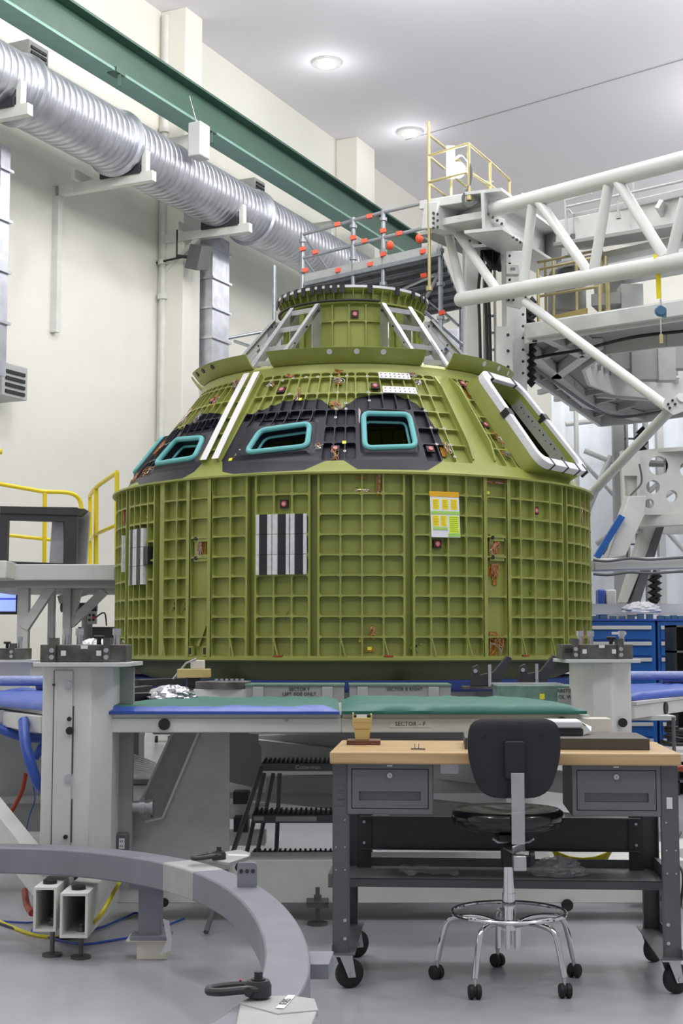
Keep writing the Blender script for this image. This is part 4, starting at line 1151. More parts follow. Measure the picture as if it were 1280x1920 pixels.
for i, (x0, x1, y, Yd) in enumerate(((238, 278, 1297, 8.9), (240, 330, 1308, 8.75), (255, 345, 1281, 10.6))):
    p0, p1 = P(x0, y, Yd), P(x1, y - 4, Yd + .3); b = MB(); b.beam(p0, p1, .07, .055); b.beam(p0 - Z * .02, p0 - Z * .1, .03, .03)
    b.beam(p1 - Z * .02, Vector((p1.x, p1.y, 1.12)), .03, .03)
    b.solo('clamp_arm_rail', 'black', ('short black rail arm just right of the nearest white post', 'longer black rail arm behind the left end of green mat', 'black rail arm farthest back beneath the capsule left edge')[i], 'rail', bevel=.006)


def crumple(name, c, rx, ry, rz, m, lab, cat, seed=1, parent=None):
    r = random.Random(seed); b = MB(); n, k = 26, 12; vs = []; fs = []
    for i in range(k + 1):
        ph = pi / 2 * i / k
        for j in range(n):
            a = 2 * pi * j / n; q = 1 + (r.random() - .5) * .28
            vs.append(Vector(c) + Vector((rx * cos(ph) * cos(a) * q, ry * cos(ph) * sin(a) * q, rz * sin(ph) * (1 + (r.random() - .5) * .25))))
    for i in range(k):
        for j in range(n): fs.append((i * n + j, i * n + (j + 1) % n, (i + 1) * n + (j + 1) % n, (i + 1) * n + j))
    fs.append(tuple(range(n))[::-1]); b.add(vs, fs)
    if parent: return b.build(name, m, parent, angle=12)
    return b.solo(name, m, lab, cat, angle=12)


c = P(320, 1308, 8.8); crumple('foil_wrap', (c.x, 8.85, 1.19), .15, .16, .075, 'foil', 'crumpled shiny foil bundle at back left corner of the green mat', 'foil')
c = P(180, 1213, 7.95); crumple('foil_bag', (c.x + .02, 7.88, 1.43), .13, .1, .12, 'foil', 'crumpled silver foil bag behind the clamp block on nearest post', 'bag', 4)
for px, w, Y, z0 in ((75, 270, 9.8, 1.21), (1250, 200, 11.4, 1.21)):
    p = P(px, 1255, Y); b = MB()
    x0 = p.x - .33; b.cyl((x0, Y, 1.27), (x0 + .75, Y, 1.27), .035, 14); b.cyl((x0 + .3, Y + .05, 1.25), (x0 + .75, Y + .05, 1.25), .045, 14)
    b.solo('blue_roll', 'bluewrap', 'rolled blue vinyl cover with clear wrap on %s mat' % ('left' if px < 300 else 'right blue'), 'roll')

# cable gland connector on the gusset
c = P(262, 1512, 7.9); R = thing('valve_coupling', 'metal pipe coupling with valve sticking out of the gusset opening', 'valve', c - Z * .05)
b = MB(); b.cyl(c - X * .06, c + X * .06, .036, 18); b.cyl(c + X * .0, c + X * .03, .045, 18); b.cyl(c + X * .06, c + X * .075, .048, 18); b.build('coupling_body', 'zinc', R)
b = MB(); b.beam(c + X * .066 + Z * .05, c + X * .066 - Z * .06, .012, .02); b.build('lever', 'steel', R); b = MB(); b.cyl(c - X * .1, c - X * .06, .024); b.build('hose_nut', 'zinc', R)
# socket box on the post
p = P(224, 1580, 7.85); R = thing('socket_box', 'grey electrical box with white outlet on right side of the nearest post', 'electrical box', p - Z * .06)
b = MB(); b.box(p.x - .045, p.x + .05, 7.8, 7.95, p.z - .05, p.z + .055); b.build('box_body', 'bench', R, bevel=.01)
b = MB(); b.box(p.x + .005, p.x + .035, 7.795, 7.8, p.z - .025, p.z + .03); o = b.build('outlet', 'paper', R)
b = MB(); [b.box(p.x + .012 + .01 * i, p.x + .015 + .01 * i, 7.793, 7.796, p.z + zz, p.z + zz + .01) for i in (0, 1) for zz in (-.015, .01)]; b.build('outlet_slot', 'black', o)

# hoses and cables
def hose(name, pts, r, m, lab, cat='hose', n=12, k=8):
    b = MB(); b.tube(spline(pts, k), r, n); return b.solo(name, m, lab, cat)


hose('blue_hose', [P(-10, 1362, 8.3), P(30, 1378, 8.3), P(70, 1384, 8.4), P(100, 1384, 8.6)], .027, 'blue', 'blue hose curving level under the left blue mat')
hose('blue_hose', [P(44, 1352, 7.9), P(48, 1395, 7.75), P(60, 1440, 7.7), P(76, 1475, 7.75), P(105, 1503, 8.0)], .03, 'blue', 'thick blue hose hanging down to the left of nearest post')
hose('blue_hose', [P(65, 1420, 8.5), P(80, 1400, 8.5), P(100, 1385, 8.6)], .026, 'blue', 'short blue hose stub rising behind the thick hanging hose')
hose('red_hose', [P(48, 1450, 8.6), P(42, 1480, 8.6), P(28, 1510, 8.6), P(12, 1535, 8.6)], .014, 'redhose', 'dark red hose hanging left of the nearest post')
hose('red_hose', [P(46, 1670, 7.5), P(50, 1695, 7.4), P(60, 1712, 7.3)], .018, 'redhose', 'dark red hose by the square tube feet on floor')
hose('thin_cable', [P(62, 1470, 8.5), P(65, 1500, 8.5), P(55, 1530, 8.5), P(48, 1565, 8.5)], .004, 'blue', 'thin blue cable dangling beside the dark red hose', 'cable', 6)
FZ = .008
fl = lambda x, y, z=FZ: PZ(x, y, z)
hose('yellow_cable', [fl(-20, 1718), fl(15, 1735), fl(60, 1752), fl(110, 1758), PZ(150, 1750, .02), P(185, 1720, 7.1), P(215, 1670, 7.2), P(243, 1620, 7.5)], .010, 'ycable', 'yellow cable rising off floor towards the ring stand', 'cable', 8)
hose('black_cable', [fl(-10, 1728), fl(40, 1745), fl(90, 1757), fl(140, 1758), fl(165, 1745), fl(175, 1725)], .007, 'black', 'black cable lying along the yellow cable on floor', 'cable', 6)
hose('blue_cable', [fl(0, 1727), fl(50, 1730), fl(75, 1728), fl(60, 1745), fl(90, 1757), fl(150, 1770), fl(200, 1765), fl(255, 1755)], .006, 'blue', 'bright blue cable in loops below the square tube feet', 'cable', 6)
hose('blue_cable', [fl(170, 1745), fl(200, 1735), fl(235, 1720), fl(260, 1712), fl(300, 1735), fl(345, 1722)], .006, 'blue', 'dark blue cable on floor behind the ring stand leg', 'cable', 6)
hose('blue_cable', [fl(465, 1720), fl(490, 1732), fl(508, 1722)], .006, 'blue', 'short blue cable loop on floor by the base beam', 'cable', 6)

# ------------------------------------------------------------------ step ladder under the table
def ladder():
    Y0 = 8.35; R = thing('step_ladder', 'dark grey three-step rolling ladder with ridged treads under the table', 'ladder', (P(545, 1700, Y0).x, Y0, 0))
    xr = P(700, 1500, Y0).x
    for i, (px, py, Yt) in enumerate(((490, 1430, Y0 + .35), (472, 1527, Y0 + .12), (468, 1606, Y0 - .05))):
        p = P(px, py, Yt); b = MB(); z = p.z
        b.box(p.x, xr, Yt, Yt + .02, z - .05, z); b.box(p.x, xr, Yt, Yt + .25, z - .008, z); o = b.build('step', 'bench', R, bevel=.003)
        b = MB(); k = 24
        for j in range(k):
            for q in range(5): x = p.x + .012 + (xr - p.x) * j / k; b.box(x, x + .012, Yt + .02 + q * .045, Yt + .05 + q * .045, z, z + .014)
        b.build('tread_rubber', 'rubber', o)
        if i == 0: c = P(577, 1448, Yt - .004); text_mb('Cotterman', .034, (c.x, Yt - .003, z - .028), X, Z).build('lettering', 'paper', o)
        if i == 1:
            b = MB(); b.box(p.x + .01, p.x + .07, Yt - .002, Yt, z - .035, z - .012); b.cut(); b.box(p.x + .14, p.x + .38, Yt - .002, Yt, z - .04, z - .012); b.each('white_label', 'lgrey', o)
    for (a, c, Ya, Yc) in (((490, 1440), (436, 1600), Y0 + .35, Y0 - .25), ((495, 1450), (462, 1600), Y0 + .5, Y0 + .35), ((512, 1450), (482, 1600), Y0 + .6, Y0 + .5), ((524, 1450), (517, 1618), Y0 + .45, Y0 + .4)):
        p, q = P(*a, Ya), P(*c, Yc); q = p + (q - p) * (p.z - .02) / max(.01, p.z - q.z)
        b = MB(); b.tube([p, q], .014, 12); b.build('leg', 'bench', R)


ladder()

# ------------------------------------------------------------------ workbench
BW = .775
BEN = thing('workbench', 'grey steel workbench with maple top, two drawers and casters in front', 'workbench', (.72, 6.38, 0))
bx, by = .72, 6.38; TOP, BOT = 1.045, .99
b = MB()
b.prism([Vector((bx - BW, by, BOT)), Vector((bx + BW, by, BOT)), Vector((bx + BW, by + .76, BOT)), Vector((bx - BW, by + .76, BOT))], Z * (TOP - BOT)); b.build('bench_top', 'wood', BEN, label='maple butcher block bench top', bevel=.008)
for sx in (-1, 1):
    xo = bx + sx * (BW - .012); xi = xo - sx * .072
    for yy, d in ((by + .04, 1), (by + .70, -1)):
        b = MB(); b.box(min(xo, xi), max(xo, xi), yy, yy + d * .004, .16, BOT) if d > 0 else b.box(min(xo, xi), max(xo, xi), yy - .004, yy, .16, BOT)
        b.box(xo - .002, xo + .002, min(yy, yy + d * .06), max(yy, yy + d * .06), .16, BOT); b.box(xi - .002, xi + .002, min(yy, yy + d * .03), max(yy, yy + d * .03), .16, BOT)
        o = b.build('leg', 'bench', BEN)
        b = MB()
        for z in (.30, .22, .62, .52, .74): b.cyl((xi + sx * .018, yy - d * .0, z), (xi + sx * .018, yy - d * .005, z), .004 if z > .4 else .008, 10); b.cut()
        for z in (.62, .52): b.cyl((xo - sx * .014, yy, z), (xo - sx * .014, yy - d * .004, z), .004, 8); b.cut()
        b.each('bolt', 'dark' if yy > by + .3 else 'zinc', o)
    b = MB(); b.box(min(xo, xo - sx * .10), max(xo, xo - sx * .10), by + .0, by + .74, .155, .16); b.box(xo - .002, xo + .002, by, by + .74, .155, .20); b.build('foot_rail', 'bench', BEN, bevel=.001)
    b = MB(); b.box(xo - .002 - .02, xo + .002, by + .05, by + .7, .44, .50); b.build('side_stretcher', 'bench', BEN)
    for yy in (by + .06, by + .68):
        x = xo - sx * .045; b = MB(); b.box(x - .04, x + .04, yy - .045, yy + .045, .145, .155)
        ang = radians(-62 if yy < by + .3 else -50); ax = Vector((cos(ang), sin(ang), 0)); fw = Vector((-sin(ang), cos(ang), 0)); c0 = Vector((x, yy, 0)); wc = c0 + fw * .03 + Z * .064
        for sg in (-1, 1): b.prism([c0 + ax * sg * .027 + fw * -.03 + Z * .148, c0 + ax * sg * .027 + fw * .03 + Z * .148, c0 + ax * sg * .027 + fw * .048 + Z * .05, c0 + ax * sg * .027 + fw * .012 + Z * .05], ax * sg * .004)
        b.cyl(wc - ax * .036, wc + ax * .036, .012)
        ca = b.build('caster', 'zinc', BEN)
        b = MB(); b.lathe([(.02, -.02), (.052, -.02), (.064, -.012), (.064, .012), (.052, .02), (.02, .02)], wc, 28, axis=ax); b.build('wheel', 'rubber', ca)
# label on the right leg
b = MB(); b.box(bx + BW - .062, bx + BW - .037, by + .037, by + .04, .80, .85); b.build('paper_label', 'paper', BEN)
b = MB()
for z in (.885, .845, .815): b.box(bx - BW + .035, bx - BW + .06, by + .037, by + .04, z - .012, z + .012); b.cut()
b.each('punched_slot', 'bench', BEN)
# rear stringer + lower shelf
b = MB(); b.box(bx - BW + .1, bx + BW - .1, by + .64, by + .645, .53, .69); b.box(bx - BW + .1, bx + BW - .1, by + .60, by + .645, .685, .69); b.box(bx - BW + .1, bx + BW - .1, by + .60, by + .645, .53, .535); b.build('rear_stringer', mat('stringer_dark_grey', (.06, .062, .066), .5), BEN)
for sx in (-1, 1):
    x = bx + sx * (BW - .12); b = MB(); b.box(x - .035, x + .035, by + .63, by + .636, .42, .70); o = b.build('stringer_bracket', 'dark', BEN)
    b = MB()
    for z in (.56, .66): b.cyl((x, by + .63, z), (x, by + .622, z), .007, 10); b.cut()
    b.each('bolt', 'zinc', o)
b = MB(); b.box(bx - BW + .03, bx + BW - .03, by + .32, by + .70, .435, .44); b.box(bx - BW + .03, bx + BW - .03, by + .32, by + .325, .40, .44); b.box(bx - BW + .1, bx + BW - .1, by + .695, by + .70, .40, .48); b.build('lower_shelf', 'bench', BEN)


def drawer(x0, x1):
    b = MB(); y = by + .035; z0, z1 = .765, BOT - .002
    b.frame([Vector((x0, y, z0)), Vector((x1, y, z0)), Vector((x1, y, z1)), Vector((x0, y, z1))], [Vector((x0 + .02, y, z0 + .025)), Vector((x1 - .02, y, z0 + .025)), Vector((x1 - .02, y, z1 - .02)), Vector((x0 + .02, y, z1 - .02))], Yv * .02)
    b.box(x0, x0 + .003, y, y + .5, z0, z1); b.box(x1 - .003, x1, y, y + .5, z0, z1); b.box(x0, x1, y, y + .5, z0, z0 + .003); b.box(x0, x1, y + .497, y + .5, z0, z1)
    o = b.build('drawer_housing', 'drawer', BEN)
    f0, f1, g0, g1 = x0 + .023, x1 - .023, z0 + .028, z1 - .023
    h0, h1, k0, k1 = x0 + .055, x1 - .055, z0 + .062, z0 + .102
    b = MB(); b.frame([Vector((f0, y, g0)), Vector((f1, y, g0)), Vector((f1, y, g1)), Vector((f0, y, g1))], [Vector((h0, y, k0)), Vector((h1, y, k0)), Vector((h1, y, k1)), Vector((h0, y, k1))], Yv * .018)
    b.box(h0, h1, y + .017, y + .02, k0, k1); dr = b.build('drawer_front', 'drawer', BEN, bevel=.0015)
    b = MB(); b.cyl(((x0 + x1) / 2, y, z1 - .05), ((x0 + x1) / 2, y - .008, z1 - .05), .012, 20); b.cyl(((x0 + x1) / 2, y - .008, z1 - .05), ((x0 + x1) / 2, y - .012, z1 - .05), .006, 12); b.box((x0 + x1) / 2 - .001, (x0 + x1) / 2 + .001, y - .0125, y - .011, z1 - .054, z1 - .046, 1); b.build('lock', ['zinc', 'black'], dr)
    b = MB(); b.box((x0 + x1) / 2 - .012, (x0 + x1) / 2 + .012, y - .001, y, z1 - .01, z1 - .004); b.build('tiny_label', 'paper', dr)


drawer(bx - BW + .075, bx - BW + .46); drawer(bx + BW - .475, bx + BW - .085)
b = MB(); b.box(bx - .28, bx - .2, by + .12, by + .3, BOT - .05, BOT - .005); b.build('slide_bracket', 'alu', BEN)
ROT = radians(-4.0)
BEN.rotation_euler = (0, 0, ROT)


def onb(lx, ly, z=TOP):
    """point on the bench top from bench-relative offsets"""
    return Vector((bx + lx * cos(ROT) - ly * sin(ROT), by + lx * sin(ROT) + ly * cos(ROT), z))


# objects on the bench
R = thing('stone_slab', 'thick dark grey square-edged slab on the right of bench top', 'slab', onb(.2, .2))
def slab_at(x0, x1, y0, y1, z0, z1, name, m, R, bevel=.003):
    b = MB(); b.prism([onb(x0, y0, z0), onb(x1, y0, z0), onb(x1, y1, z0), onb(x0, y1, z0)], Z * (z1 - z0)); return b.build(name, m, R, bevel=bevel)


slab_at(-.17, .665, .18, .62, TOP, TOP + .052, 'slab_body', 'slab', R)
R = thing('document_stack', 'stack of white and dark binders lying on the dark slab', 'papers', onb(.30, .4, TOP + .052))
slab_at(.10, .385, .36, .58, TOP + .053, TOP + .085, 'dark_binder', 'dark', R); slab_at(.10, .38, .35, .57, TOP + .086, TOP + .120, 'white_binder', 'paper', R, .008)
b = MB(); b.add([onb(.385, .37, TOP + .054), onb(.43, .45, TOP + .066), onb(.44, .52, TOP + .085), onb(.385, .55, TOP + .11), onb(.40, .40, TOP + .10)], [(0, 1, 4), (1, 2, 3, 4)]); b.build('loose_sheet', 'paper', R)
R = thing('bin_on_base', 'tan plastic card bin standing on small dark wooden base', 'bin', onb(-.68, .5))
c = onb(-.655, .47)
b = MB(); b.prism([c + Vector(p) for p in ((-.075, -.05, 0), (.085, -.06, 0), (.09, .07, 0), (-.07, .08, 0))], Z * .022); b.build('wooden_base', 'walnut', R, bevel=.003)
b = MB()
def tap(z0, z1, w0, w1, d0, d1): b.add([c + Vector(p) for p in ((-w0, -d0, z0), (w0, -d0, z0), (w0, d0, z0), (-w0, d0, z0), (-w1, -d1, z1), (w1, -d1, z1), (w1, d1, z1), (-w1, d1, z1))], [(0, 3, 2, 1), (4, 5, 6, 7), (0, 1, 5, 4), (1, 2, 6, 5), (2, 3, 7, 6), (3, 0, 4, 7)])
tap(.022, .075, .034, .038, .036, .04); tap(.075, .105, .041, .044, .043, .046); tap(.105, .128, .044, .045, .047, .048)
b.box(c.x - .047, c.x - .040, c.y - .046, c.y + .046, c.z + .09, c.z + .15); b.box(c.x + .040, c.x + .047, c.y - .046, c.y + .046, c.z + .12, c.z + .145); b.build('bin_body', 'tan', R, bevel=.002)
b = MB(); b.box(c.x - .028, c.x + .022, c.y - .03, c.y + .02, c.z + .126, c.z + .142); b.build('white_card', 'paper', R)
b = MB(); b.cyl(c + Vector((-.04, -.02, .136)), c + Vector((.04, -.02, .136)), .008); b.build('card_rod', 'black', R)
R = thing('metal_pick', 'small dark thin metal pieces lying on the maple bench top', 'tool', onb(-.4, .2)); c = onb(-.385, .14, TOP + .004)
b = MB(); b.tube([c - X * .03, c, c + X * .035 + Z * -.001], .003, 6); b.build('bar', 'dark', R); b = MB(); b.tube([c - X * .012, c + Vector((-.012, .01, .022))], .0015, 5); b.cut(); b.tube([c + X * .005, c + Vector((.007, .01, .022))], .0015, 5); b.each('prong', 'dark', R)
# plastic bags on the lower shelf
R = thing('plastic_bag', 'flat clear plastic bag on bench lower shelf at left of stool', 'bag', onb(-.35, .45, .44)); b = MB(); vs = []; r_ = random.Random(2)
for j in range(7):
    for i in range(13): vs.append(onb(-.48 + .28 * i / 12, .36 + .24 * j / 6, .446 + r_.random() * .02))
b.add(vs, [(j * 13 + i, j * 13 + i + 1, (j + 1) * 13 + i + 1, (j + 1) * 13 + i) for j in range(6) for i in range(12)]); b.build('bag_sheet', 'plastic', R)
R = thing('parts_bag', 'crumpled clear bag of small metal parts on shelf behind stool', 'bag', onb(.3, .5, .44))
crumple('bag_film', onb(.27, .5, .442), .13, .11, .075, 'plastic', '', '', 6, R)
b = MB(); r_ = random.Random(9)
for k in range(14): q = onb(.2 + r_.random() * .15, .42 + r_.random() * .12, .455); b.sphere(q, .008 + r_.random() * .008, 1, 8, 5); b.cut()
b.each('metal_part', 'zinc', R)
b = MB()
for k in range(7):
    pts = [onb(.42 + (.13 + .006 * k) * cos(t * pi / 8), .66 + .05 * sin(t * pi / 8), .50 + .085 * sin(t * pi / 8) + .01 * k) for t in range(16)]; b.tube(pts, .006, 6, closed=True)
cc = b.solo('cable_coil', 'ycable', 'coil of yellow cable hanging behind the bench to the right of stool', 'cable')
cc.location += Vector((0, .14, 0))

# ------------------------------------------------------------------ stool
sx, sy = .757, 6.58
CH = thing('lab_stool', 'black swivel stool with backrest, chrome foot ring and five casters', 'stool', (sx, sy, 0))
b = MB(); b.lathe([(.001, .745), (.10, .75), (.19, .77), (.235, .778), (.252, .765), (.258, .74), (.245, .71), (.20, .69), (.10, .68), (.001, .68)], (sx, sy, 0), 48); b.build('seat', 'vinyl', CH, angle=80)
# backrest: rounded trapezoid, curved
def backrest():
    yb = 6.28; out = round_poly([Vector((-.15, -.175)), Vector((.15, -.175)), Vector((.207, .02)), Vector((.195, .17)), Vector((-.195, .17)), Vector((-.207, .02))], .10, 6)
    zc = 1.028; N = len(out); vs = []; lay = ((1, .0), (1.0, .03), (.985, .045), (.96, .05))
    def pt(q, d): return Vector((sx + .01 + q.x, yb + .25 * q.x * q.x * -1 + .03 - d, zc + q.y))
    b = MB(); K = 5; prof = [(.001, -.012), (.35, -.010), (.7, -.008), (.92, -.004), (1.0, .008), (1.0, .025), (.96, .04), (.7, .045), (.001, .045)]
    for s_, d in prof:
        for q in out: vs.append(Vector((sx - .002 + q.x * s_, yb + d + .5 * (q.x * s_) ** 2 * -1 + .02, zc + q.y * s_)))
    fs = [(k * N + i, k * N + (i + 1) % N, (k + 1) * N + (i + 1) % N, (k + 1) * N + i) for k in range(len(prof) - 1) for i in range(N)]
    b.add(vs, fs); o = b.build('backrest', 'backp', CH, angle=50)
    b = MB(); q = [Vector((-.045, -.09)), Vector((.045, -.09)), Vector((.045, .075)), Vector((-.045, .075))]; rp = round_poly(q, .015, 4)
    b.prism([Vector((sx - .002 + p.x, yb - .012, zc + p.y)) for p in rp], Yv * .03); b.build('bracket_cover', 'backp', o, bevel=.006)
    b = MB()
    for x, z in ((-.125, .095), (.115, .10), (-.12, -.1), (.115, -.105)): b.cyl((sx + x, yb + .01, zc + z), (sx + x, yb - .0, zc + z), .006, 10); b.cut()
    b.each('screw', 'black', o)
    b = MB(); pts = [Vector((sx + .008, yb - .018, .965)), Vector((sx + .008, yb - .022, .8)), Vector((sx + .008, yb - .018, .66)), Vector((sx + .016, yb + .03, .625)), Vector((sx, yb + .25, .615))]
    for p, q_ in zip(pts[:-1], pts[1:]): b.beam(p, q_, .058, .008, up=(0, -1, .3))
    b.build('back_bracket', 'alu', CH, bevel=.002)
    c = Vector((sx + .016, yb + .02, .60)); b = MB(); b.box(c.x - .028, c.x + .028, c.y - .03, c.y + .03, .545, .61); b.build('adjuster_block', 'zinc', CH, bevel=.005)
    b = MB(); b.cyl(c + Vector((.045, 0, 0)), c + Vector((.065, 0, 0)), .028, 14); b.cyl(c + Vector((.02, 0, 0)), c + Vector((.05, 0, 0)), .01); b.build('knob', 'black', CH)


backrest()
b = MB(); b.box(sx - .06, sx + .06, sy - .2, sy + .1, .655, .685); b.box(sx - .03, sx + .03, sy - .04, sy + .04, .52, .66); b.build('seat_mechanism', 'black', CH, bevel=.004)
b = MB()
for sg in (-1, 1): b.tube([Vector((sx + sg * .02, sy - .16, .65)), Vector((sx + sg * .07, sy - .2, .655)), Vector((sx + sg * .09, sy - .21, .67))], .006, 8); b.cut()
b.each('lever', 'zinc', CH)
b = MB(); b.lathe([(.001, .56), (.02, .56), (.02, .52), (.026, .52), (.026, .40), (.030, .40), (.030, .28), (.045, .275), (.045, .24), (.001, .24)], (sx, sy, 0), 28); b.build('column', 'chrome', CH)
b = MB()
for k in range(6): a = k * pi / 3 + .3; b.cyl((sx + .045 * cos(a), sy + .045 * sin(a), .28), (sx + .045 * cos(a), sy + .045 * sin(a), .16), .013, 12)
b.build('hub_tubes', 'chrome', CH)
b = MB(); b.tube([Vector((sx + .255 * cos(2 * pi * k / 48), sy + .255 * sin(2 * pi * k / 48), .315)) for k in range(48)], .010, 10, closed=True); b.build('foot_ring', 'chrome', CH)
for k in range(5):
    a = radians(93 + 72 * k); d = Vector((cos(a), sin(a), 0)); c = Vector((sx, sy, 0))
    b = MB(); b.tube(spline([c + d * .04 + Z * .262, c + d * .12 + Z * .285, c + d * .21 + Z * .285, c + d * .275 + Z * .265, c + d * .305 + Z * .19, c + d * .33 + Z * .085], 6), .0135, 12); lg = b.build('leg', 'chrome', CH)
    b = MB(); b.cyl(c + d * .33 + Z * .085, c + d * .332 + Z * .05, .009); b.build('caster_stem', 'zinc', lg)
    t = Vector((-d.y, d.x, 0)); w = (d * .6 + t * .8 * (1 if k % 2 else -1)).normalized(); b = MB()
    for sg in (-1, 1): b.lathe([(.001, .004), (.026, .004), (.031, .008), (.031, .022), (.024, .028), (.001, .029)], c + d * .335 + Z * .031, 20, axis=w * sg)
    b.cyl(c + d * .335 + Z * .031 - w * .006, c + d * .335 + Z * .031 + w * .006, .024, 16); b.build('caster', 'rubber', CH)

# ------------------------------------------------------------------ grey ring stand in the foreground
def ring_stand():
    zt_ = .50; h = .13; w = .15
    px = [(-120, 1582), (0, 1577), (125, 1580), (210, 1588), (300, 1599), (360, 1609), (430, 1625), (490, 1652), (530, 1682), (562, 1720), (582, 1762), (591, 1800), (592, 1840)]
    out = [PZ(x, y, zt_) for x, y in px]
    out += [out[-1] + Vector((-.03, -.30, 0)), out[-1] + Vector((-.12, -.62, 0)), out[-1] + Vector((-.30, -1.0, 0)), out[-1] + Vector((-.6, -1.4, 0))]
    # smooth the plan curve a little
    for _ in range(3): out = [out[0]] + [(out[i - 1] + out[i] * 2 + out[i + 1]) / 4 for i in range(1, len(out) - 1)] + [out[-1]]
    L = spline(out, 6); inn = []
    for i, p in enumerate(L):
        t = (L[min(i + 1, len(L) - 1)] - L[max(i - 1, 0)]).normalized(); inn.append(p + t.cross(Z) * w)
    R = thing('ring_stand', 'curved grey square-tube ring on short legs in the foreground', 'stand', (inn[40].x, inn[40].y, 0))

    def seg(i0, i1, name, m, e=0.0):
        b = MB(); vs = []; fs = []; n = 0
        for i in range(i0, i1 + 1):
            o, q = L[i], inn[i]; s_ = (o - q).normalized() * e
            vs += [o + s_ + Z * e, q - s_ + Z * e, q - s_ - Z * (h + e), o + s_ - Z * (h + e)]; n += 1
        for k in range(n - 1):
            for j in range(4): fs.append((k * 4 + j, k * 4 + (j + 1) % 4, (k + 1) * 4 + (j + 1) % 4, (k + 1) * 4 + j))
        fs += [(0, 3, 2, 1), tuple((n - 1) * 4 + j for j in range(4))]
        b.add(vs, fs); return b.build(name, m, R, bevel=.008, angle=25)
    seg(0, len(L) - 1, 'ring_tube', 'grey')
    near = lambda x, y: min(range(len(L)), key=lambda i: (L[i] - PZ(x, y, zt_)).length)
    i0, i1 = near(372, 1611), near(425, 1624); seg(i0, i1 + 1, 'primer_band', 'lgrey', .0015)
    # leg under the left part
    p = P(285, 1640, 7.15); cx, cy = p.x, 7.12
    b = MB(); b.box(cx - .055, cx + .055, cy - .05, cy + .05, .10, zt_ - h - .03); b.box(cx - .1, cx + .1, cy - .07, cy + .07, zt_ - h - .035, zt_ - h); b.box(cx - .09, cx + .1, cy - .08, cy + .08, .095, .115); lg = b.build('leg', 'grey', R, bevel=.003)
    b = MB(); b.box(cx - .06, cx + .09, cy - .06, cy + .06, .0, .095); b.box(cx - .11, cx + .1, cy - .075, cy + .075, .085, .098); b.build('foot_block', 'cream', lg, bevel=.004)
    b = MB(); b.add([Vector((cx + .07, cy - .085, .20)), Vector((cx + .1, cy - .085, .19)), Vector((cx + .115, cy - .085, .10)), Vector((cx + .11, cy - .085, .05)), Vector((cx + .06, cy - .085, .03)), Vector((cx + .09, cy - .085, .10))], [(0, 1, 2, 5), (5, 2, 3, 4)]); b.build('torn_tape', 'paper', lg)
    # three-hole lug standing on the ring
    i = near(513, 1664); o, q = L[i], inn[i]; t = (L[i + 1] - L[i - 1]).normalized(); c = o.lerp(q, .42)
    rp = round_poly([Vector((-.042, -.01)), Vector((.042, -.01)), Vector((.042, .105)), Vector((-.042, .105))], .02, 4)
    ax = X
    b = MB(); b.prism([c + ax * p_.x + Z * p_.y for p_ in rp], Yv * .012); lg = b.build('lug_plate', 'grey', R, bevel=.002)
    b = MB()
    for x in (-.025, 0, .025): b.cyl(c + ax * x + Z * .068 - Yv * .001, c + ax * x + Z * .068 - Yv * .003, .0085, 14); b.cut()
    b.each('lug_hole', 'dark', lg)

    def shackle(c, s_, ang):
        d = Vector((cos(ang), sin(ang), 0)); t = Vector((-d.y, d.x, 0))
        b = MB(); b.lathe([(.001, .0), (.04 * s_, .0), (.04 * s_, .03 * s_), (.033 * s_, .045 * s_), (.001, .045 * s_)], c, 20); o_ = b.build('lifting_swivel', 'dark', R, label='dark steel lifting swivel with shackle')
        b = MB(); b.cyl(c + Z * .04 * s_, c + Z * .07 * s_, .014 * s_, 6); b.cyl(c + Z * .045 * s_, c + Z * .05 * s_, .022 * s_, 14); b.build('hex_bolt', 'dark', o_)
        pts = [c - t * .03 * s_ + Z * .022, c + d * .05 * s_ - t * .034 * s_ + Z * .022, c + d * .11 * s_ - t * .036 * s_ + Z * .018, c + d * .145 * s_ - t * .02 * s_ + Z * .016, c + d * .15 * s_ + t * .0 + Z * .016, c + d * .145 * s_ + t * .02 * s_ + Z * .016, c + d * .11 * s_ + t * .036 * s_ + Z * .018, c + d * .05 * s_ + t * .034 * s_ + Z * .022, c + t * .03 * s_ + Z * .022]
        b = MB(); b.tube(spline(pts, 4), .0125 * s_, 10); b.build('shackle_loop', 'dark', o_)
        b = MB(); b.beam(c + d * .01 + Z * .047 * s_, c + d * .03 + Z * .02 * s_, .012, .004); b.cyl(c + d * .03 * s_ - t * .045 * s_ + Z * .02, c + d * .03 * s_ + t * .045 * s_ + Z * .02, .014 * s_, 10); b.build('shackle_pin', 'dark', o_)
        b = MB(); b.beam(c + d * .055 * s_ - t * .04 * s_ + Z * .036, c + d * .055 * s_ - t * .028 * s_ + Z * .036, .006, .003); b.build('red_mark', 'red', o_)
    i = near(405, 1618); c = L[i].lerp(inn[i], .15)
    # plate outside the ring carrying the far swivel
    b = MB(); p0 = PZ(385, 1617, zt_ + .005); q0 = PZ(470, 1606, zt_ + .005); b.prism([p0, p0 + Vector((.12, -.12, 0)), q0 + Vector((0, -.1, 0)), q0, q0 + Vector((-.06, .12, 0)), p0 + Vector((.02, .15, 0))], Z * .018); pl = b.build('swivel_plate', 'lgrey', R, bevel=.003)
    m_ = (p0 + q0) / 2; b = MB(); b.add([m_ + Vector((.0, -.0, .0185)), m_ + Vector((.1, -.03, .0185)), m_ + Vector((.09, .03, .0185)), m_ + Vector((-.01, .05, .0185))], [(0, 1, 2, 3)]); b.build('white_tag', 'paper', pl)
    shackle(PZ(410, 1612, zt_ + .02), .85, radians(205))
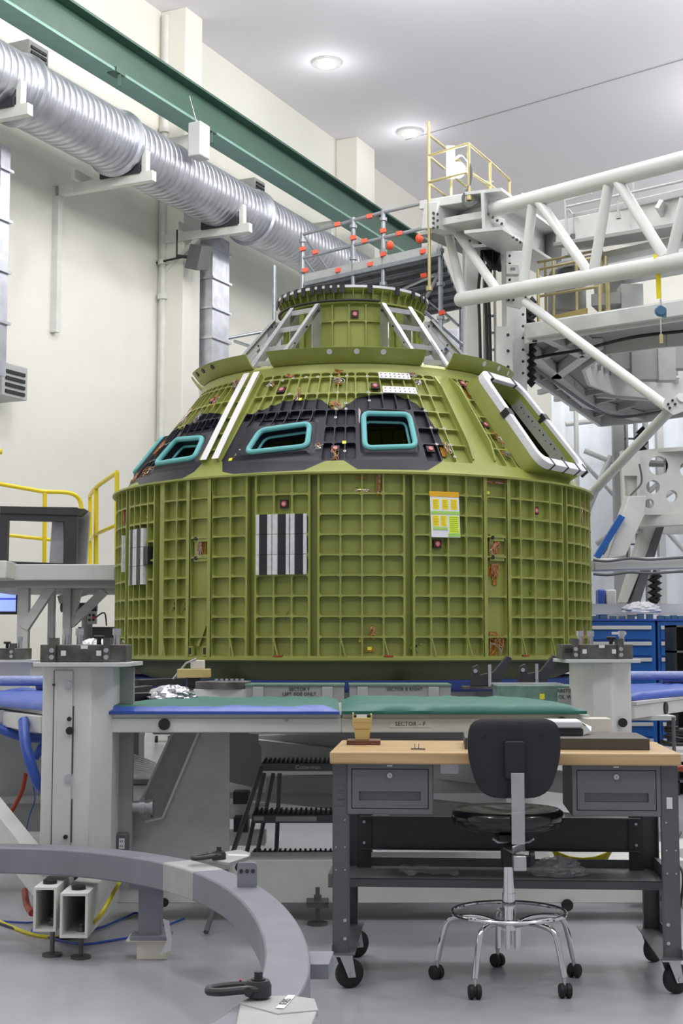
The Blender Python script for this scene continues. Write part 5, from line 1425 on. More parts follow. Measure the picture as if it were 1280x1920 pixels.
    b = MB(); e = q0 + Vector((-.05, -.02, -.04)); b.cyl(e, e + Vector((.0, -.06, 0)), .02); b.build('plate_bolt', 'dark', pl)
    # near end plate with swivel, cropped by the frame
    a = PZ(445, 1878, zt_ + .01); b = MB(); b.prism([PZ(447, 1880, zt_ + .012), PZ(520, 1900, zt_ + .012), PZ(597, 1893, zt_ + .012), PZ(590, 1872, zt_ + .012), PZ(545, 1866, zt_ + .012), PZ(470, 1868, zt_ + .012)], -Z * .02); pl = b.build('swivel_plate', 'lgrey', R, bevel=.003)
    b = MB(); b.prism([PZ(450, 1885, zt_), PZ(597, 1895, zt_), PZ(580, 1935, zt_), PZ(440, 1935, zt_)], Z * .008); b.build('lower_plate', 'lgrey', R, bevel=.004)
    b = MB(); b.add([PZ(516, 1890, zt_ + .014), PZ(532, 1891, zt_ + .014), PZ(554, 1866, zt_ + .014), PZ(540, 1865, zt_ + .014)], [(0, 1, 2, 3)]); tg = b.build('white_tag', 'paper', pl)
    ex = (PZ(547, 1866, zt_) - PZ(524, 1890, zt_)).normalized(); text_mb('0385', .034, PZ(535, 1878, zt_ + .0145), ex, Z.cross(ex), .0004).build('tag_digits', 'ink', tg)
    shackle(PZ(484, 1866, zt_ + .02), .95, radians(183))
    # bracket arm off the outer side and leg below
    q = PZ(592, 1795, zt_ - .03); b = MB(); b.prism([q + Vector((-.03, .1, 0)), q + Vector((.06, .1, 0)), q + Vector((.045, -.1, 0)), q + Vector((-.03, -.1, 0))], -Z * .05); b.build('side_bracket', 'grey', R, bevel=.003)
    q = PZ(575, 1850, zt_); b = MB(); b.box(q.x - .03, q.x + .04, q.y + .05, q.y + .13, .0, zt_ - h); b.box(q.x - .06, q.x + .07, q.y, q.y + .17, 0, .015); b.build('leg', 'grey', R, bevel=.003)


ring_stand()

# ================================================================== SCAFFOLD BEHIND THE CAPSULE TOP
def lerp1(px, a, b):
    """depth along a straight member: a, b = (px, depth)"""
    t = (px - a[0]) / (b[0] - a[0]); return 1 / ((1 - t) / a[1] + t / b[1])


def scaffold():
    a, b_ = (567, 22.2), (825, 20.4); D = lambda px: lerp1(px, a, b_)
    R = thing('scaffold_tower', 'grey tube scaffold with red coupler marks and metal deck behind capsule top', 'scaffold', (P(700, 600, 21.3).x, 22, 2.5))
    dv = Vector((.58, 3.3, 0)); posts = ((567, 435, 1), (662, 408, 0), (718, 394, 1), (825, 452, 1))
    for px, y0, lo in posts:
        p = P(px, y0, D(px)); b = MB(); b.cyl(p, Vector((p.x, p.y, 2.5)), .035, 10)
        for k in range(5): b.cyl(Vector((p.x, p.y, p.z - .12 - .5 * k)), Vector((p.x, p.y, p.z - .17 - .5 * k)), .06, 10)
        b.build('standard', 'scaf', R)
        if px != 662:
            q = p + dv; b = MB(); b.cyl(Vector((q.x, q.y, p.z - (.9 if px < 800 else 0.1))), Vector((q.x, q.y, 2.5)), .035, 10); b.build('standard', 'scaf', R)
    p = P(514, 498, 23.5); b = MB(); b.cyl(p, Vector((p.x, p.y, 2.5)), .035, 10); b.build('standard', 'scaf', R)
    rails = (((567, 440), (718, 398)), ((718, 398), (822, 374)), ((567, 484), (718, 446)), ((718, 446), (818, 422)), ((567, 530), (700, 540)), ((740, 470), (790, 449)))
    for p0, p1 in rails[:4]:
        b = MB(); b.tube([P(*p0, D(p0[0])), P(*p1, D(p1[0]))], .027, 10); b.build('ledger', 'scaf', R)
    for y, yy in ((440, 488), (484, 525)):
        p = P(567, y, D(567)); b = MB(); b.tube([p, p + dv * .75], .027, 10); b.build('ledger', 'scaf', R)
    for p0, p1, Y0, Y1 in (((735, 532), (822, 465), 23.0, 20.5), ((745, 545), (815, 515), 22.6, 20.6), ((790, 575), (822, 512), 22.5, 20.6), ((785, 575), (870, 650), 21.6, 22.4), ((428, 634), (515, 618), 23.4, 23.4), ((440, 640), (500, 660), 23.4, 22.5), ((800, 560), (860, 610), 23, 22.4), ((795, 620), (840, 600), 21.6, 20.6), ((865, 560), (905, 690), 21.6, 21.0)):
        b = MB(); b.tube([P(*p0, Y0), P(*p1, Y1)], .027, 10); b.build('brace', 'scaf', R)
    # deck and toe board
    z = P(700, 505, D(700)).z; A = P(572, 520, D(572)); B = P(828, 460, D(828)); A.z = B.z = z
    b = MB(); n = 7
    for k in range(n):
        o = dv * (k / n); q = dv * ((k + .86) / n); b.prism([A + o, B + o, B + q, A + q], Z * .03)
        b.prism([A + o, B + o, B + o + dv * .02, A + o + dv * .02], -Z * .05); b.prism([A + q - dv * .02, B + q - dv * .02, B + q, A + q], -Z * .05); b.cut()
    b.each('deck_plank', mat('dark_metal_deck', (.17, .18, .20), .5, .5, .15, 20), R)
    b = MB(); t = (B - A); nn = Vector((0, -1, 0)) * .04
    b.prism([A + nn + Z * .03, B + nn + Z * .03, B + nn * .5 + Z * .03, A + nn * .5 + Z * .03], Z * .13); b.build('toe_board', 'lgrey', R)
    b = MB(); b.beam(A + nn, B + nn, .05, .06); b.build('deck_edge', 'scaf', R)
    b = MB()
    for (x, y) in ((632, 422), (591, 474), (692, 407), (683, 453), (793, 383), (748, 439), (634, 508), (793, 473), (567, 468), (718, 434), (662, 447), (694, 497), (718, 478), (828, 588), (572, 508), (794, 518)):
        p = P(x, y, D(x) - .04); b.beam(p - X * .045 - Z * .0, p + X * .045 + Z * .02, .07, .06); b.cut()
    b.each('red_coupler', 'redscaf', R)
    b = MB(); 
    for x, y in ((731, 460), (786, 447)): b.sphere(P(x, y, D(x) - .1), .06, 1.2, 12, 8); b.cut()
    for o in b.each('red_knob', 'redscaf', R, label='larger red coupling knob on the top rail'): pass
    b = MB(); p = P(800, 560, 24.5); b.box(p.x - .2, p.x + .9, 24.5, 24.55, 4.0, 7.0)
    b.build('corrugated_sheet', 'duct', R)


scaffold()

# ================================================================== GANTRY ON THE RIGHT
GR = thing('steel_gantry', 'big white tubular truss gantry with columns on the right', 'gantry', (3.0, 19.5, 0))
TC = lambda px: lerp1(px, (820, 19.3), (1280, 14.9))
def tubeP(pts, r, name='truss_tube', m='white2', R=GR, n=16, D=TC):
    b = MB(); b.tube([P(x, y, D(x)) if len(q) == 0 else P(x, y, q[0]) for x, y, *q in pts], r, n); return b.build(name, m, R)


tubeP([(818, 421), (1310, 292)], .098, 'top_chord'); tubeP([(862, 562), (1310, 484)], .098, 'bottom_chord')
for p in (((840, 438), (868, 556)), ((846, 420), (934, 548)), ((999, 374), (980, 538)), ((1006, 372), (1104, 512)), ((1142, 338), (1112, 512)), ((1155, 336), (1247, 484)), ((1284, 372), (1258, 480))):
    tubeP(p, .062, 'truss_web')
for p in (((985, 566, 17.5), (1250, 763, 15.3)), ((1278, 745, 15.2), (1098, 936, 17.3))): tubeP(p, .058, 'diagonal_brace')
b = MB(); b.prism([P(x, y, 15.2) for x, y in ((1246, 748), (1290, 744), (1290, 768), (1262, 778), (1243, 764))], Yv * .04); o = b.build('node_plate', 'white2', GR)
b = MB()
for x, y in ((1252, 758), (1260, 751), (1265, 758), (1255, 765)): p = P(x, y, 15.19); b.cyl(p, p - Yv * .015, .014, 8); b.cut()
b.each('bolt', 'black', o)
b = MB(); b.prism([P(x, y, 17.9) for x, y in ((948, 545), (990, 540), (992, 560), (975, 578), (948, 572))], Yv * .05); o = b.build('node_plate', 'white2', GR)
b = MB()
for x, y in ((953, 553), (961, 551), (953, 563), (962, 563), (980, 552), (985, 558)): p = P(x, y, 17.88); b.cyl(p, p - Yv * .015, .016, 8); b.cut()
b.each('bolt', 'black', o)


def col(x0, x1, y0, Y, dpt, name='column', m='white2', zb=0, R=GR):
    a, c = P(x0, y0, Y), P(x1, y0, Y); b = MB(); b.box(a.x, c.x, Y, Y + dpt, zb, a.z); return b.build(name, m, R, bevel=.01)


col(872, 896, 432, 19.8, .5); col(948, 985, 470, 18.7, .55)
b = MB(); a, c = P(930, 612, 18.5), P(960, 612, 18.5); b.box(a.x, c.x, 18.5, 18.55, 1.2, a.z); o = b.build('side_plate', 'white2', GR)
b = MB()
for y in (628, 658, 688): p = P(952, y, 18.49); b.cyl(p, p - Yv * .01, .02, 10); b.cut()
b.each('plate_hole', 'black', o)
b = MB(); b.box(P(905, 600, 20.4).x, P(909, 600, 20.4).x, 20.3, 20.4, 2, P(905, 430, 20.3).z); b.box(P(925, 600, 20.4).x, P(929, 600, 20.4).x, 20.3, 20.4, 2, P(905, 430, 20.3).z)
b.build('ladder_stile', 'white2', GR)
b = MB()
for k in range(22): z = 3 + k * .25; b.box(P(907, 600, 20.4).x, P(927, 600, 20.4).x, 20.33, 20.37, z, z + .03); b.cut()
b.each('ladder_rung', 'mid', GR)
b = MB()
for x in (899, 912, 918): b.tube(spline([P(x, 440, 19.9), P(x + 4, 480, 19.8), P(x - 2, 540, 19.8), P(x, 610, 19.8), P(x + 2, 700, 19.8)], 5), .022, 8); b.cut()
b.each('hanging_cable', 'black', GR)
b = MB(); pts = []
for k in range(26): pts.append(P(996 + (4 if k % 2 else -3), 560 + k * 6.5, 18.9))
b.tube(pts, .05, 8); b.build('cable_chain', 'rubber', GR)
# cross head box at the top of the columns
b = MB(); A = [P(808, 425, 18.6), P(808, 392, 18.6), P(928, 372, 17.9), P(928, 402, 17.9)]
b.beam(P(808, 392, 18.8), P(905, 377, 18.2), .5, .12); b.beam(P(812, 430, 18.9), P(925, 410, 18.2), .5, .1); b.build('head_beam', 'white2', GR, bevel=.01)
b = MB(); b.beam(P(812, 410, 18.7), P(838, 408, 18.5), .4, .35); b.build('end_block', 'white2', GR, bevel=.01)
b = MB(); b.ibeam(P(905, 395, 17.9), P(1045, 485, 22.5), .5, .55, .04); b.build('cross_girder', 'white2', GR)
b = MB(); b.ibeam(P(905, 430, 19.5), P(960, 470, 21.5), .3, .5, .04); b.build('lower_girder', 'mid', GR)
b = MB(); b.beam(P(838, 428, 19.6), P(950, 480, 21), .9, .05); b.build('head_plate', 'mid', GR)
for px, py, w, h in ((960, 507, 24, 20), (1076, 446, 16, 14)):
    p = P(px, py, 18.4 if px < 1000 else 19.5); R = thing('junction_box', 'grey junction box fixed on gantry column' if px < 1000 else 'dark camera unit with red collar fixed to the gantry girder', 'electrical box', (p.x, p.y, p.z - .08))
    b = MB(); b.box(p.x - w * .0035, p.x + w * .0035, p.y - .06, p.y + .06, p.z - h * .0035, p.z + h * .0035); b.build('box_body', 'bench' if px > 1000 else 'lgrey', R, bevel=.01)
    b = MB(); b.box(p.x - .03, p.x + .03, p.y - .07, p.y - .06, p.z - .01, p.z + .02) if px < 1000 else b.cyl(p - Z * .14, p - Z * .05, .035, 12)
    b.build('box_label' if px < 1000 else 'red_collar', 'bench' if px < 1000 else 'redscaf', R)

b = MB()
for (x0, y0, Y0, x1, y1, Y1, n) in ((812, 400, 18.4, 812, 428, 18.4, 4), (820, 402, 18.35, 820, 426, 18.35, 3), (842, 446, 19.2, 880, 452, 19.2, 4), (915, 402, 17.6, 940, 420, 17.9, 4), (955, 440, 18.4, 975, 455, 18.6, 4), (955, 480, 18.6, 955, 540, 18.6, 5), (980, 590, 18.6, 980, 700, 18.6, 6), (1000, 640, 17.8, 1004, 640, 17.8, 2)):
    for k in range(n): t = k / max(1, n - 1); p = P(x0 + (x1 - x0) * t, y0 + (y1 - y0) * t, Y0 + (Y1 - Y0) * t); b.cyl(p, p - Yv * .02, .018, 8); b.cut()
b.each('bolt_head', 'black', GR)
b = MB()
for k in range(7): b.tube(spline([P(900 + k * 5, 445 + k * 3, 20.2), P(908 + k * 4, 480 + k * 4, 19.7), P(925 + k * 3, 505, 19.6), P(936, 470 + k * 5, 20.0)], 4), .018, 6); b.cut()
b.each('cable_bundle', 'black', GR)
b = MB(); p, q = P(985, 350 + 215, 18.9), P(1000, 610, 18.9); b.box(p.x, q.x, 18.9, 19.2, q.z, P(985, 575, 18.9).z); b.build('dark_gearbox', 'black', GR, bevel=.02)
# gold railing on the head
def railing(name, lab, posts, rails, r=.022, m='gold', cat='railing', dy=0):
    posts = [(a, c, e, g + dy) for a, c, e, g in posts]; rails = [[(a, c, g + dy) for a, c, g in q] for q in rails]
    p0 = P(*posts[0][:2], posts[0][3]); R = thing(name, lab, cat, (p0.x, p0.y, P(posts[0][0], posts[0][2], posts[0][3]).z))
    for x, y0, y1, Y in posts:
        a, c = P(x, y0, Y), P(x, y1, Y); c.x, c.y = a.x, a.y; b = MB(); b.cyl(c, a, r, 10); b.cyl(c, c + Z * .06, r * 2, 10); b.build('post', m, R)
    for seq in rails: b = MB(); b.tube([P(*q) for q in seq], r * .9, 10); b.build('rail', m, R)
    return R


railing('gold_railing', 'gold tubular railing on top of the gantry head left end', [(803, 228, 545, 18.5), (878, 268, 376, 18.0), (918, 303, 378, 18.8), (955, 338, 382, 19.6), (845, 330, 378, 18.6), (979, 362, 400, 20.2)],
        [[(803, 252, 18.5), (838, 280, 19.4)], [(803, 292, 18.5), (878, 269, 18.0), (918, 303, 18.8), (955, 338, 19.6)], [(803, 292, 18.5), (832, 316, 19.4)], [(803, 342, 18.5), (878, 322, 18.0), (918, 347, 18.8), (955, 376, 19.6)],
         [(855, 298, 19.0), (918, 352, 19.8)], [(803, 344, 18.5), (842, 373, 19.4)], [(852, 332, 19.0), (900, 372, 19.8)]])
railing('gold_railing', 'gold tubular cage railing around the small platform under truss', [(1008, 505, 626, 18.1), (1022, 490, 608, 19.4), (1037, 490, 608, 18.4), (1080, 480, 600, 18.0), (1123, 480, 618, 17.0), (1136, 480, 595, 17.9), (1128, 470, 600, 18.4), (1140, 520, 600, 17.2)],
        [[(1008, 506, 18.6), (1120, 482, 17.4)], [(1008, 492, 19.4), (1118, 470, 18.2)], [(1008, 556, 18.6), (1123, 537, 17.4)], [(1010, 540, 19.4), (1118, 526, 18.2)]], dy=.9)
b = MB(); b.beam(P(1036, 600, 19.2), P(1100, 586, 18.7), .03, .12); b.solo('toe_plank', mat('gold_plank_paint', (.42, .34, .12), .5), 'ochre toe plank at foot of the gold cage railing', 'plank')
railing('white_railing', 'pale grey tube railing above the upper girder at right edge', [(1059, 345, 430, 19.8), (1187, 342, 400, 17.8), (1158, 362, 410, 18.1), (1061, 388, 480, 19.4)],
        [[(1058, 346, 19.8), (1290, 290, 16.2)], [(1062, 388, 19.4), (1290, 337, 16.4)], [(1060, 376, 19.8), (1108, 362, 19)], [(1064, 392, 19.2), (1080, 409, 20.4)]], .018, 'lgrey')
# floodlight
p = P(858, 318, 18.3); R = thing('floodlight', 'glowing floodlight hung in front of the gold railing', 'lamp', p - Z * .15)
b = MB(); b.box(p.x - .15, p.x - .03, 18.35, 18.42, p.z - .1, p.z + .35); b.build('ballast_box', 'white2', R, bevel=.01)
b = MB(); b.lathe([(.001, 0), (.055, .0), (.1, .08), (.11, .1)], p + Vector((0, .1, .05)), 18, axis=(0, -1, -.6)); b.build('reflector', 'zinc', R)
b = MB(); b.sphere(p, .05, 1, 14, 8); b.build('bulb', 'lamp2', R)
b = MB(); b.tube(spline([P(855, 295, 18.2), P(868, 290, 18.1), P(882, 312, 18.0), P(880, 345, 18.0), P(868, 370, 18.0), P(875, 388, 18.0), P(895, 380, 18.0)], 5), .022, 8); b.build('lamp_cable', 'bench', R)
d = bpy.data.lights.new('floodlight_light', 'POINT'); d.energy = 25; d.shadow_soft_size = .08; o = bpy.data.objects.new('floodlight_light', d); COL.objects.link(o); o.location = p - Yv * .15

# upper girder behind the truss
UG = thing('upper_girder', 'white box girder with pipes behind the truss at right edge', 'girder', P(1180, 470, 18.5))
for (p0, p1, w, h, nm, m_) in (((1065, 440, 20), (1300, 398, 17.2), .4, .36, 'girder_box', 'white2'), ((1065, 462, 19.8), (1300, 424, 17.0), .5, .06, 'girder_flange', 'mid'), ((1078, 408, 19.6), (1300, 358, 16.8), .1, .1, 'flat_rail', 'lgrey'),
                             ((1060, 500, 20.5), (1300, 448, 17.8), .3, .10, 'pipe_rail', 'white2'), ((1130, 486, 20), (1300, 456, 18), .1, .06, 'pipe_rail', 'lgrey'), ((1120, 500, 21), (1300, 472, 19), .3, .14, 'pipe_rail', 'white2'),
                             ((1150, 525, 20), (1300, 497, 18.4), .3, .12, 'pipe_rail', 'white2'), ((1010, 476, 22), (1070, 462, 21), .3, .5, 'girder_end', 'mid')):
    b = MB(); b.beam(P(*p0), P(*p1), w, h); b.build(nm, m_, UG, bevel=.01)
b = MB(); b.tube(spline([P(1130, 452, 19), P(1160, 450, 18.8), P(1200, 438, 18.3), P(1235, 428, 17.8), P(1290, 424, 17.2)], 6), .035, 8); b.build('black_cable', 'black', UG)
b = MB(); b.beam(P(1235, 382, 17.3), P(1268, 440, 17.9), .12, .06, up=(0, 1, 0)); b.build('strut', 'white2', UG)
b = MB(); b.beam(P(1029, 410, 21.5), P(1029, 465, 21.5), .12, .1, up=(0, 1, 0)); b.build('dark_post', 'bench', UG)
for p0, p1 in (((1140, 540, 19.5), (1172, 568, 21)), ((1135, 560, 19), (1165, 590, 20)), ((985, 450, 22), (1040, 500, 23))):
    b = MB(); b.beam(P(*p0), P(*p1), .4, .16); b.build('cross_member', 'mid', UG)
p = P(1185, 560, 19); b = MB(); b.box(p.x - .15, p.x + .15, 19, 19.3, p.z - .2, P(1185, 532, 19).z); b.build('square_post', 'white2', UG)
p = P(1067, 545, 20.5); b = MB(); b.box(p.x - .25, p.x + .25, 20.5, 21, p.z - .3, p.z + .35); b.build('motor_housing', 'mid', UG, bevel=.03)
b = MB(); b.cyl(P(1062, 520, 20.4), P(1062, 520, 20.1), .14, 18); b.build('motor', 'bench', UG)

# octagonal access deck with ring opening
zd = P(987, 640, 18.2).z
DK = thing('access_deck', 'large white access deck hanging at right with ribbed grey underside', 'platform', PZ(1125, 700, zd))
OUT = [(987, 640), (1100, 623), (1250, 601), (1400, 579), (1400, 762), (1200, 790), (1125, 797), (985, 700)]
INN = [(1093, 692), (1138, 662), (1250, 648), (1380, 640), (1380, 756), (1250, 748), (1150, 738), (1104, 720)]
ou, inn_ = [PZ(x, y, zd) for x, y in OUT], [PZ(x, y, zd) for x, y in INN]
b = MB(); b.frame([p + Z * .16 for p in ou], [p + Z * .16 for p in inn_], Z * .05); b.build('deck_plate', 'mid', DK)
b = MB()
for k in range(8): b.beam(ou[k] + Z * .1, ou[(k + 1) % 8] + Z * .1, .06, .26); b.cut()
b.each('edge_beam', 'white2', DK)
b = MB(); a, c = ou[0] + Z * .1, ou[3] + Z * .1; b.beam(a + Vector((0, -.1, .0)), c + Vector((0, -.1, .0)), .12, .19); b.build('front_fascia', 'white2', DK, bevel=.01)
b = MB()
for k in range(8): b.beam(inn_[k] + Z * .26, inn_[(k + 1) % 8] + Z * .26, .05, .56); b.cut()
b.each('ring_wall', 'white2', DK)
for (p0, p1, w) in (((990, 668), (1105, 765), .22), ((1105, 765), (1200, 790), .2), ((1040, 712), (1120, 655), .16), ((1000, 690), (1092, 640), .08), ((990, 725), (1060, 705), .06), ((1010, 745), (1075, 728), .06), ((1040, 758), (1130, 742), .06), ((1070, 775), (1160, 752), .06), ((1105, 790), (1190, 766), .06), ((1015, 636), (1090, 672), .12), ((1070, 628), (1105, 662), .16), ((1120, 750), (1290, 760), .1)):
    b = MB(); b.beam(PZ(*p0, zd) + Z * .08, PZ(*p1, zd) + Z * .08, w, .14 if w > .1 else .08); b.build('under_beam', 'lgrey' if w < .1 else 'white2', DK)
b = MB()
for (p, q) in ((inn_[7], inn_[6]), (inn_[6], inn_[5]), (inn_[5], inn_[4]), (inn_[0], inn_[7])):
    for j in range(4):
        c = p.lerp(q, (j + .5) / 4) + Z * .35 - Yv * .08; b.cyl(c - Z * .1, c + Z * .1, .03, 8); b.box(c.x - .05, c.x + .05, c.y - .03, c.y + .03, c.z - .02, c.z + .02); b.cut()
b.each('ring_clamp', 'zinc', DK)
b = MB()
for (p, q) in ((inn_[7], inn_[6]), (inn_[6], inn_[5]), (inn_[5], inn_[4])):
    for j in range(3): c = p.lerp(q, (j + .5) / 3) + Z * .55; b.box(c.x - .2, c.x + .2, c.y, c.y + .05, c.z - .05, c.z + .17); b.cut()
b.each('rim_panel', 'white2', DK)
hose('deck_cable', [PZ(1000, 672, zd - .02), PZ(1040, 664, zd - .03), PZ(1090, 656, zd - .03), PZ(1140, 643, zd - .04), PZ(1200, 630, zd - .04), PZ(1290, 620, zd - .03)], .022, 'black', 'black cable slung under the front of access deck', 'cable', 8)
hose('deck_cable', [PZ(1000, 690, zd - .02), PZ(1060, 730, zd - .04), PZ(1110, 764, zd - .04), PZ(1160, 782, zd - .02), PZ(1250, 770, zd)], .025, 'bench', 'grey cable run along the slanting underside beam of deck', 'cable', 8)
# equipment seen through the ring
R = thing('ring_equipment', 'cluster of white boxes and dark pipes seen through the deck ring opening', 'machine', PZ(1220, 700, zd) + Z * .2)
r_ = random.Random(12)
for k in range(9):
    px, py = 1130 + k * 17 + r_.random() * 6, 655 + r_.random() * 30; p = P(px, py, 21 + r_.random()); w, h = .1 + r_.random() * .2, .1 + r_.random() * .25
    b = MB(); b.box(p.x - w, p.x + w, p.y, p.y + .2, p.z - h, p.z + h); b.build('unit_box', ('white2', 'lgrey', 'mid')[k % 3], R, bevel=.01)
# strap and retractor
p = P(1234, 484, 15.3); R = thing('fall_arrester', 'blue fall arrester reel hanging on yellow strap from truss', 'reel', P(1238, 583, 15.3) - Z * .1)
b = MB(); b.beam(P(1232, 476, 15.25), P(1235, 560, 15.3), .055, .006, up=(0, 1, 0)); b.beam(P(1231, 478, 15.2), P(1231, 498, 15.2), .07, .03, up=(0, 1, 0)); b.build('strap', 'ystrap', R)
c = P(1238, 583, 15.3); b = MB(); b.lathe([(.001, -.035), (.05, -.035), (.062, -.02), (.062, .02), (.05, .035), (.001, .035)], c, 22, axis=Yv); b.box(c.x + .02, c.x + .06, c.y - .02, c.y + .02, c.z - .07, c.z); b.build('reel_housing', 'sblue', R)
b = MB(); b.tube([c + Z * .06, c + Z * .13], .012, 8); b.tube([c - Z * .06, c - Z * .26], .006, 6); b.build('hook_line', 'zinc', R)
b = MB(); b.beam(c - Z * .26, c - Z * .36, .035, .03, up=(0, 1, 0)); b.build('gold_hook', 'gold', R)

# plastic curtain wall and its frame
b = MB(); nx, nz = 60, 12; r_ = random.Random(8); ph = [r_.random() * 6 for _ in range(8)]; vs = []
Yc = 27; x0, x1 = P(1035, 900, Yc).x, P(1420, 900, Yc).x
for j in range(nz + 1):
    for i in range(nx + 1):
        x = x0 + (x1 - x0) * i / nx; z = 7.8 * j / nz; vs.append(Vector((x, Yc + .10 * sin(x * 5 + ph[0] + z * .3) + .05 * sin(x * 13 + ph[1]), z)))
b.add(vs, [(j * (nx + 1) + i, j * (nx + 1) + i + 1, (j + 1) * (nx + 1) + i + 1, (j + 1) * (nx + 1) + i) for j in range(nz) for i in range(nx)])
b.solo('plastic_curtain', 'curtain', 'tall translucent plastic sheeting hung behind the access deck', 'curtain', angle=80)
CF = thing('curtain_frame', 'white posts and slanting tubes in front of the plastic sheeting', 'frame', (P(1200, 1000, 25.5).x, 25.5, 0))
for p0, p1, r, Y in (((1095, 845), (1290, 925), .05, 26), ((1060, 795), (1150, 785), .05, 26), ((1145, 855), (1100, 960), .06, 26), ((1290, 860), (1170, 960), .05, 26), ((1118, 1020), (1290, 900), .05, 26.3), ((1240, 985), (1290, 1040), .05, 26), ((1050, 820), (1170, 950), .04, 26.4)):
    b = MB(); b.tube([P(*p0, Y), P(*p1, Y)], r, 10); b.build('slant_tube', 'white2', CF)
for x0_, x1_, m_ in ((1147, 1166, 'mid'), (1076, 1082, 'white2'), (1228, 1240, 'white2'), (1170, 1174, 'mid'), (1188, 1192, 'mid'), (1205, 1212, 'mid')):
    a, c = P(x0_, 640, 25.5), P(x1_, 640, 25.5); b = MB(); b.box(a.x, c.x, 25.5, 25.7, 0, 6.5); b.build('post', m_, CF)
b = MB()
for k in range(14): z = 2 + k * .32; b.box(P(1172, 800, 25.5).x, P(1190, 800, 25.5).x, 25.55, 25.6, z, z + .03); b.cut()
b.each('rung', 'bench', CF)
b = MB(); pts = [P(1202 + (4 if k % 2 else -4), 805 + k * 8, 24) for k in range(12)]; b.tube(pts, .09, 8); b.solo('cable_loop', 'rubber', 'bundled black cable chain hanging below access deck tip', 'cable')
b = MB(); pts = [P(1227 + (5 if k % 2 else -5), 1075 + k * 6, 19) for k in range(10)]; b.tube(pts, .07, 8); b.solo('cable_chain', 'rubber', 'black ribbed cable chain standing right of the blue cabinets', 'cable')

# white machined cone stand
MS = thing('machined_stand', 'white machined drum stand with round holes on slanted legs', 'stand', (P(1210, 1000, 18).x, 18, 1.0))
def circ(cx, cy, r, Y, n=24): return [P(cx + r * cos(2 * pi * k / n), cy + r * sin(2 * pi * k / n), Y) for k in range(n)]


def plate_holes(outline, holes, Y, t, name, m):
    """rectangular plate cut by round holes: plate strips around each hole"""
    b = MB()
    for (x0_, x1_, y0_, y1_, hx, hy, hr) in holes:
        n = 24; o = []
        for k in range(n):
            a = 2 * pi * k / n; dx, dy = cos(a), sin(a); s_ = 1e9
            if dx > 1e-6: s_ = min(s_, (x1_ - hx) / dx)
            if dx < -1e-6: s_ = min(s_, (x0_ - hx) / dx)
            if dy > 1e-6: s_ = min(s_, (y1_ - hy) / dy)
            if dy < -1e-6: s_ = min(s_, (y0_ - hy) / dy)
            o.append((hx + dx * s_, hy + dy * s_))
        for c in ((x0_, y0_), (x1_, y0_), (x1_, y1_), (x0_, y1_)):
            i = min(range(n), key=lambda k: hypot(o[k][0] - c[0], o[k][1] - c[1])); o[i] = c
        b.frame([P(x, y, Y) for x, y in o], circ(hx, hy, hr, Y), Yv * t)
    return b.build(name, m, MS)


plate_holes(None, ((1198, 1248, 845, 898, 1234, 873, 18), (1248, 1320, 845, 898, 1290, 880, 16), (1198, 1240, 898, 930, 1224, 913, 13), (1240, 1320, 898, 965, 1259, 930, 11), (1198, 1240, 930, 965, 1217, 944, 9)), 18.2, .12, 'drum_wall', 'white')
b = MB(); b.frame([P(x, y, 18.0) for x, y in ((1164, 845), (1200, 845), (1200, 970), (1168, 960))], [P(x, y, 18.0) for x, y in ((1170, 892), (1194, 892), (1194, 930), (1172, 930))], Yv * .12); b.prism([P(x, y, 18.1) for x, y in ((1168, 890), (1196, 890), (1196, 932), (1168, 932))], Yv * .02); b.build('web_plate', 'white', MS)
b = MB(); b.prism([P(x, y, 18.0) for x, y in ((1168, 935), (1200, 935), (1198, 968), (1162, 1045), (1128, 1052))], -Yv * .35); b.build('leg', 'white', MS, bevel=.01)
b = MB(); b.prism([P(x, y, 18.8) for x, y in ((1208, 985), (1232, 985), (1205, 1060), (1176, 1130), (1164, 1130))], Yv * .3); b.prism([P(x, y, 18.75) for x, y in ((1232, 985), (1246, 985), (1200, 1130), (1182, 1130))], Yv * .3, 1); b.build('leg', ['white', 'bench'], MS, bevel=.01)
c = P(1290, 968, 18.8); b = MB(); b.lathe([(.62, 0), (.85, 0), (.85, .14), (.62, .14), (.62, 0)], (c.x, 18.9, P(1290, 985, 18.2).z), 48); b.build('lower_ring', 'white', MS, angle=50)
c2 = P(1290, 840, 18.9); b = MB(); b.lathe([(.85, 0), (.9, 0), (.9, .05), (.6, .05)], (c2.x, 18.9, P(1290, 848, 18.2).z), 48); b.build('top_flange', 'white', MS)
b = MB(); b.tube(spline([P(1198, 870, 17.9), P(1202, 905, 17.9), P(1180, 932, 17.9), P(1172, 965, 17.9), P(1130, 1040, 17.9)], 6), .012, 6); b.build('cable', 'bench', MS)
b = MB(); b.beam(P(1165, 968, 17.6), P(1118, 1045, 17.6), .08, .10, up=(0, 1, 0)); b.solo('blue_beam', 'bluecab', 'slanted blue bar beside the machined stand leg', 'bar')
b = MB(); b.beam(P(1110, 1060, 16.2), P(1300, 1055, 16.2), .2, .14); b.solo('cross_bar', 'white2', 'white horizontal bar edged with grey hose right of the capsule', 'bar', bevel=.02)
for y in (1048, 1074):
    hose('bar_hose', [P(1112, y + 2, 16.05), P(1140, y + 4, 16.05), P(1180, y - 1, 16.05), P(1215, y + 1, 16.05), P(1250, y - 1, 16.05), P(1300, y - 4, 16.05)], .016, 'bench', 'grey hose clipped along the %s edge of white horizontal bar' % ('upper' if y < 1060 else 'lower'))
b = MB(); p = P(1200, 1142, 16.4); b.box(P(1110, 1100, 16.4).x, P(1300, 1100, 16.4).x, 16.4, 16.6, p.z - .06, p.z + .06); b.solo('low_rail', 'white', 'low pale channel rail above the blue cabinets', 'rail')
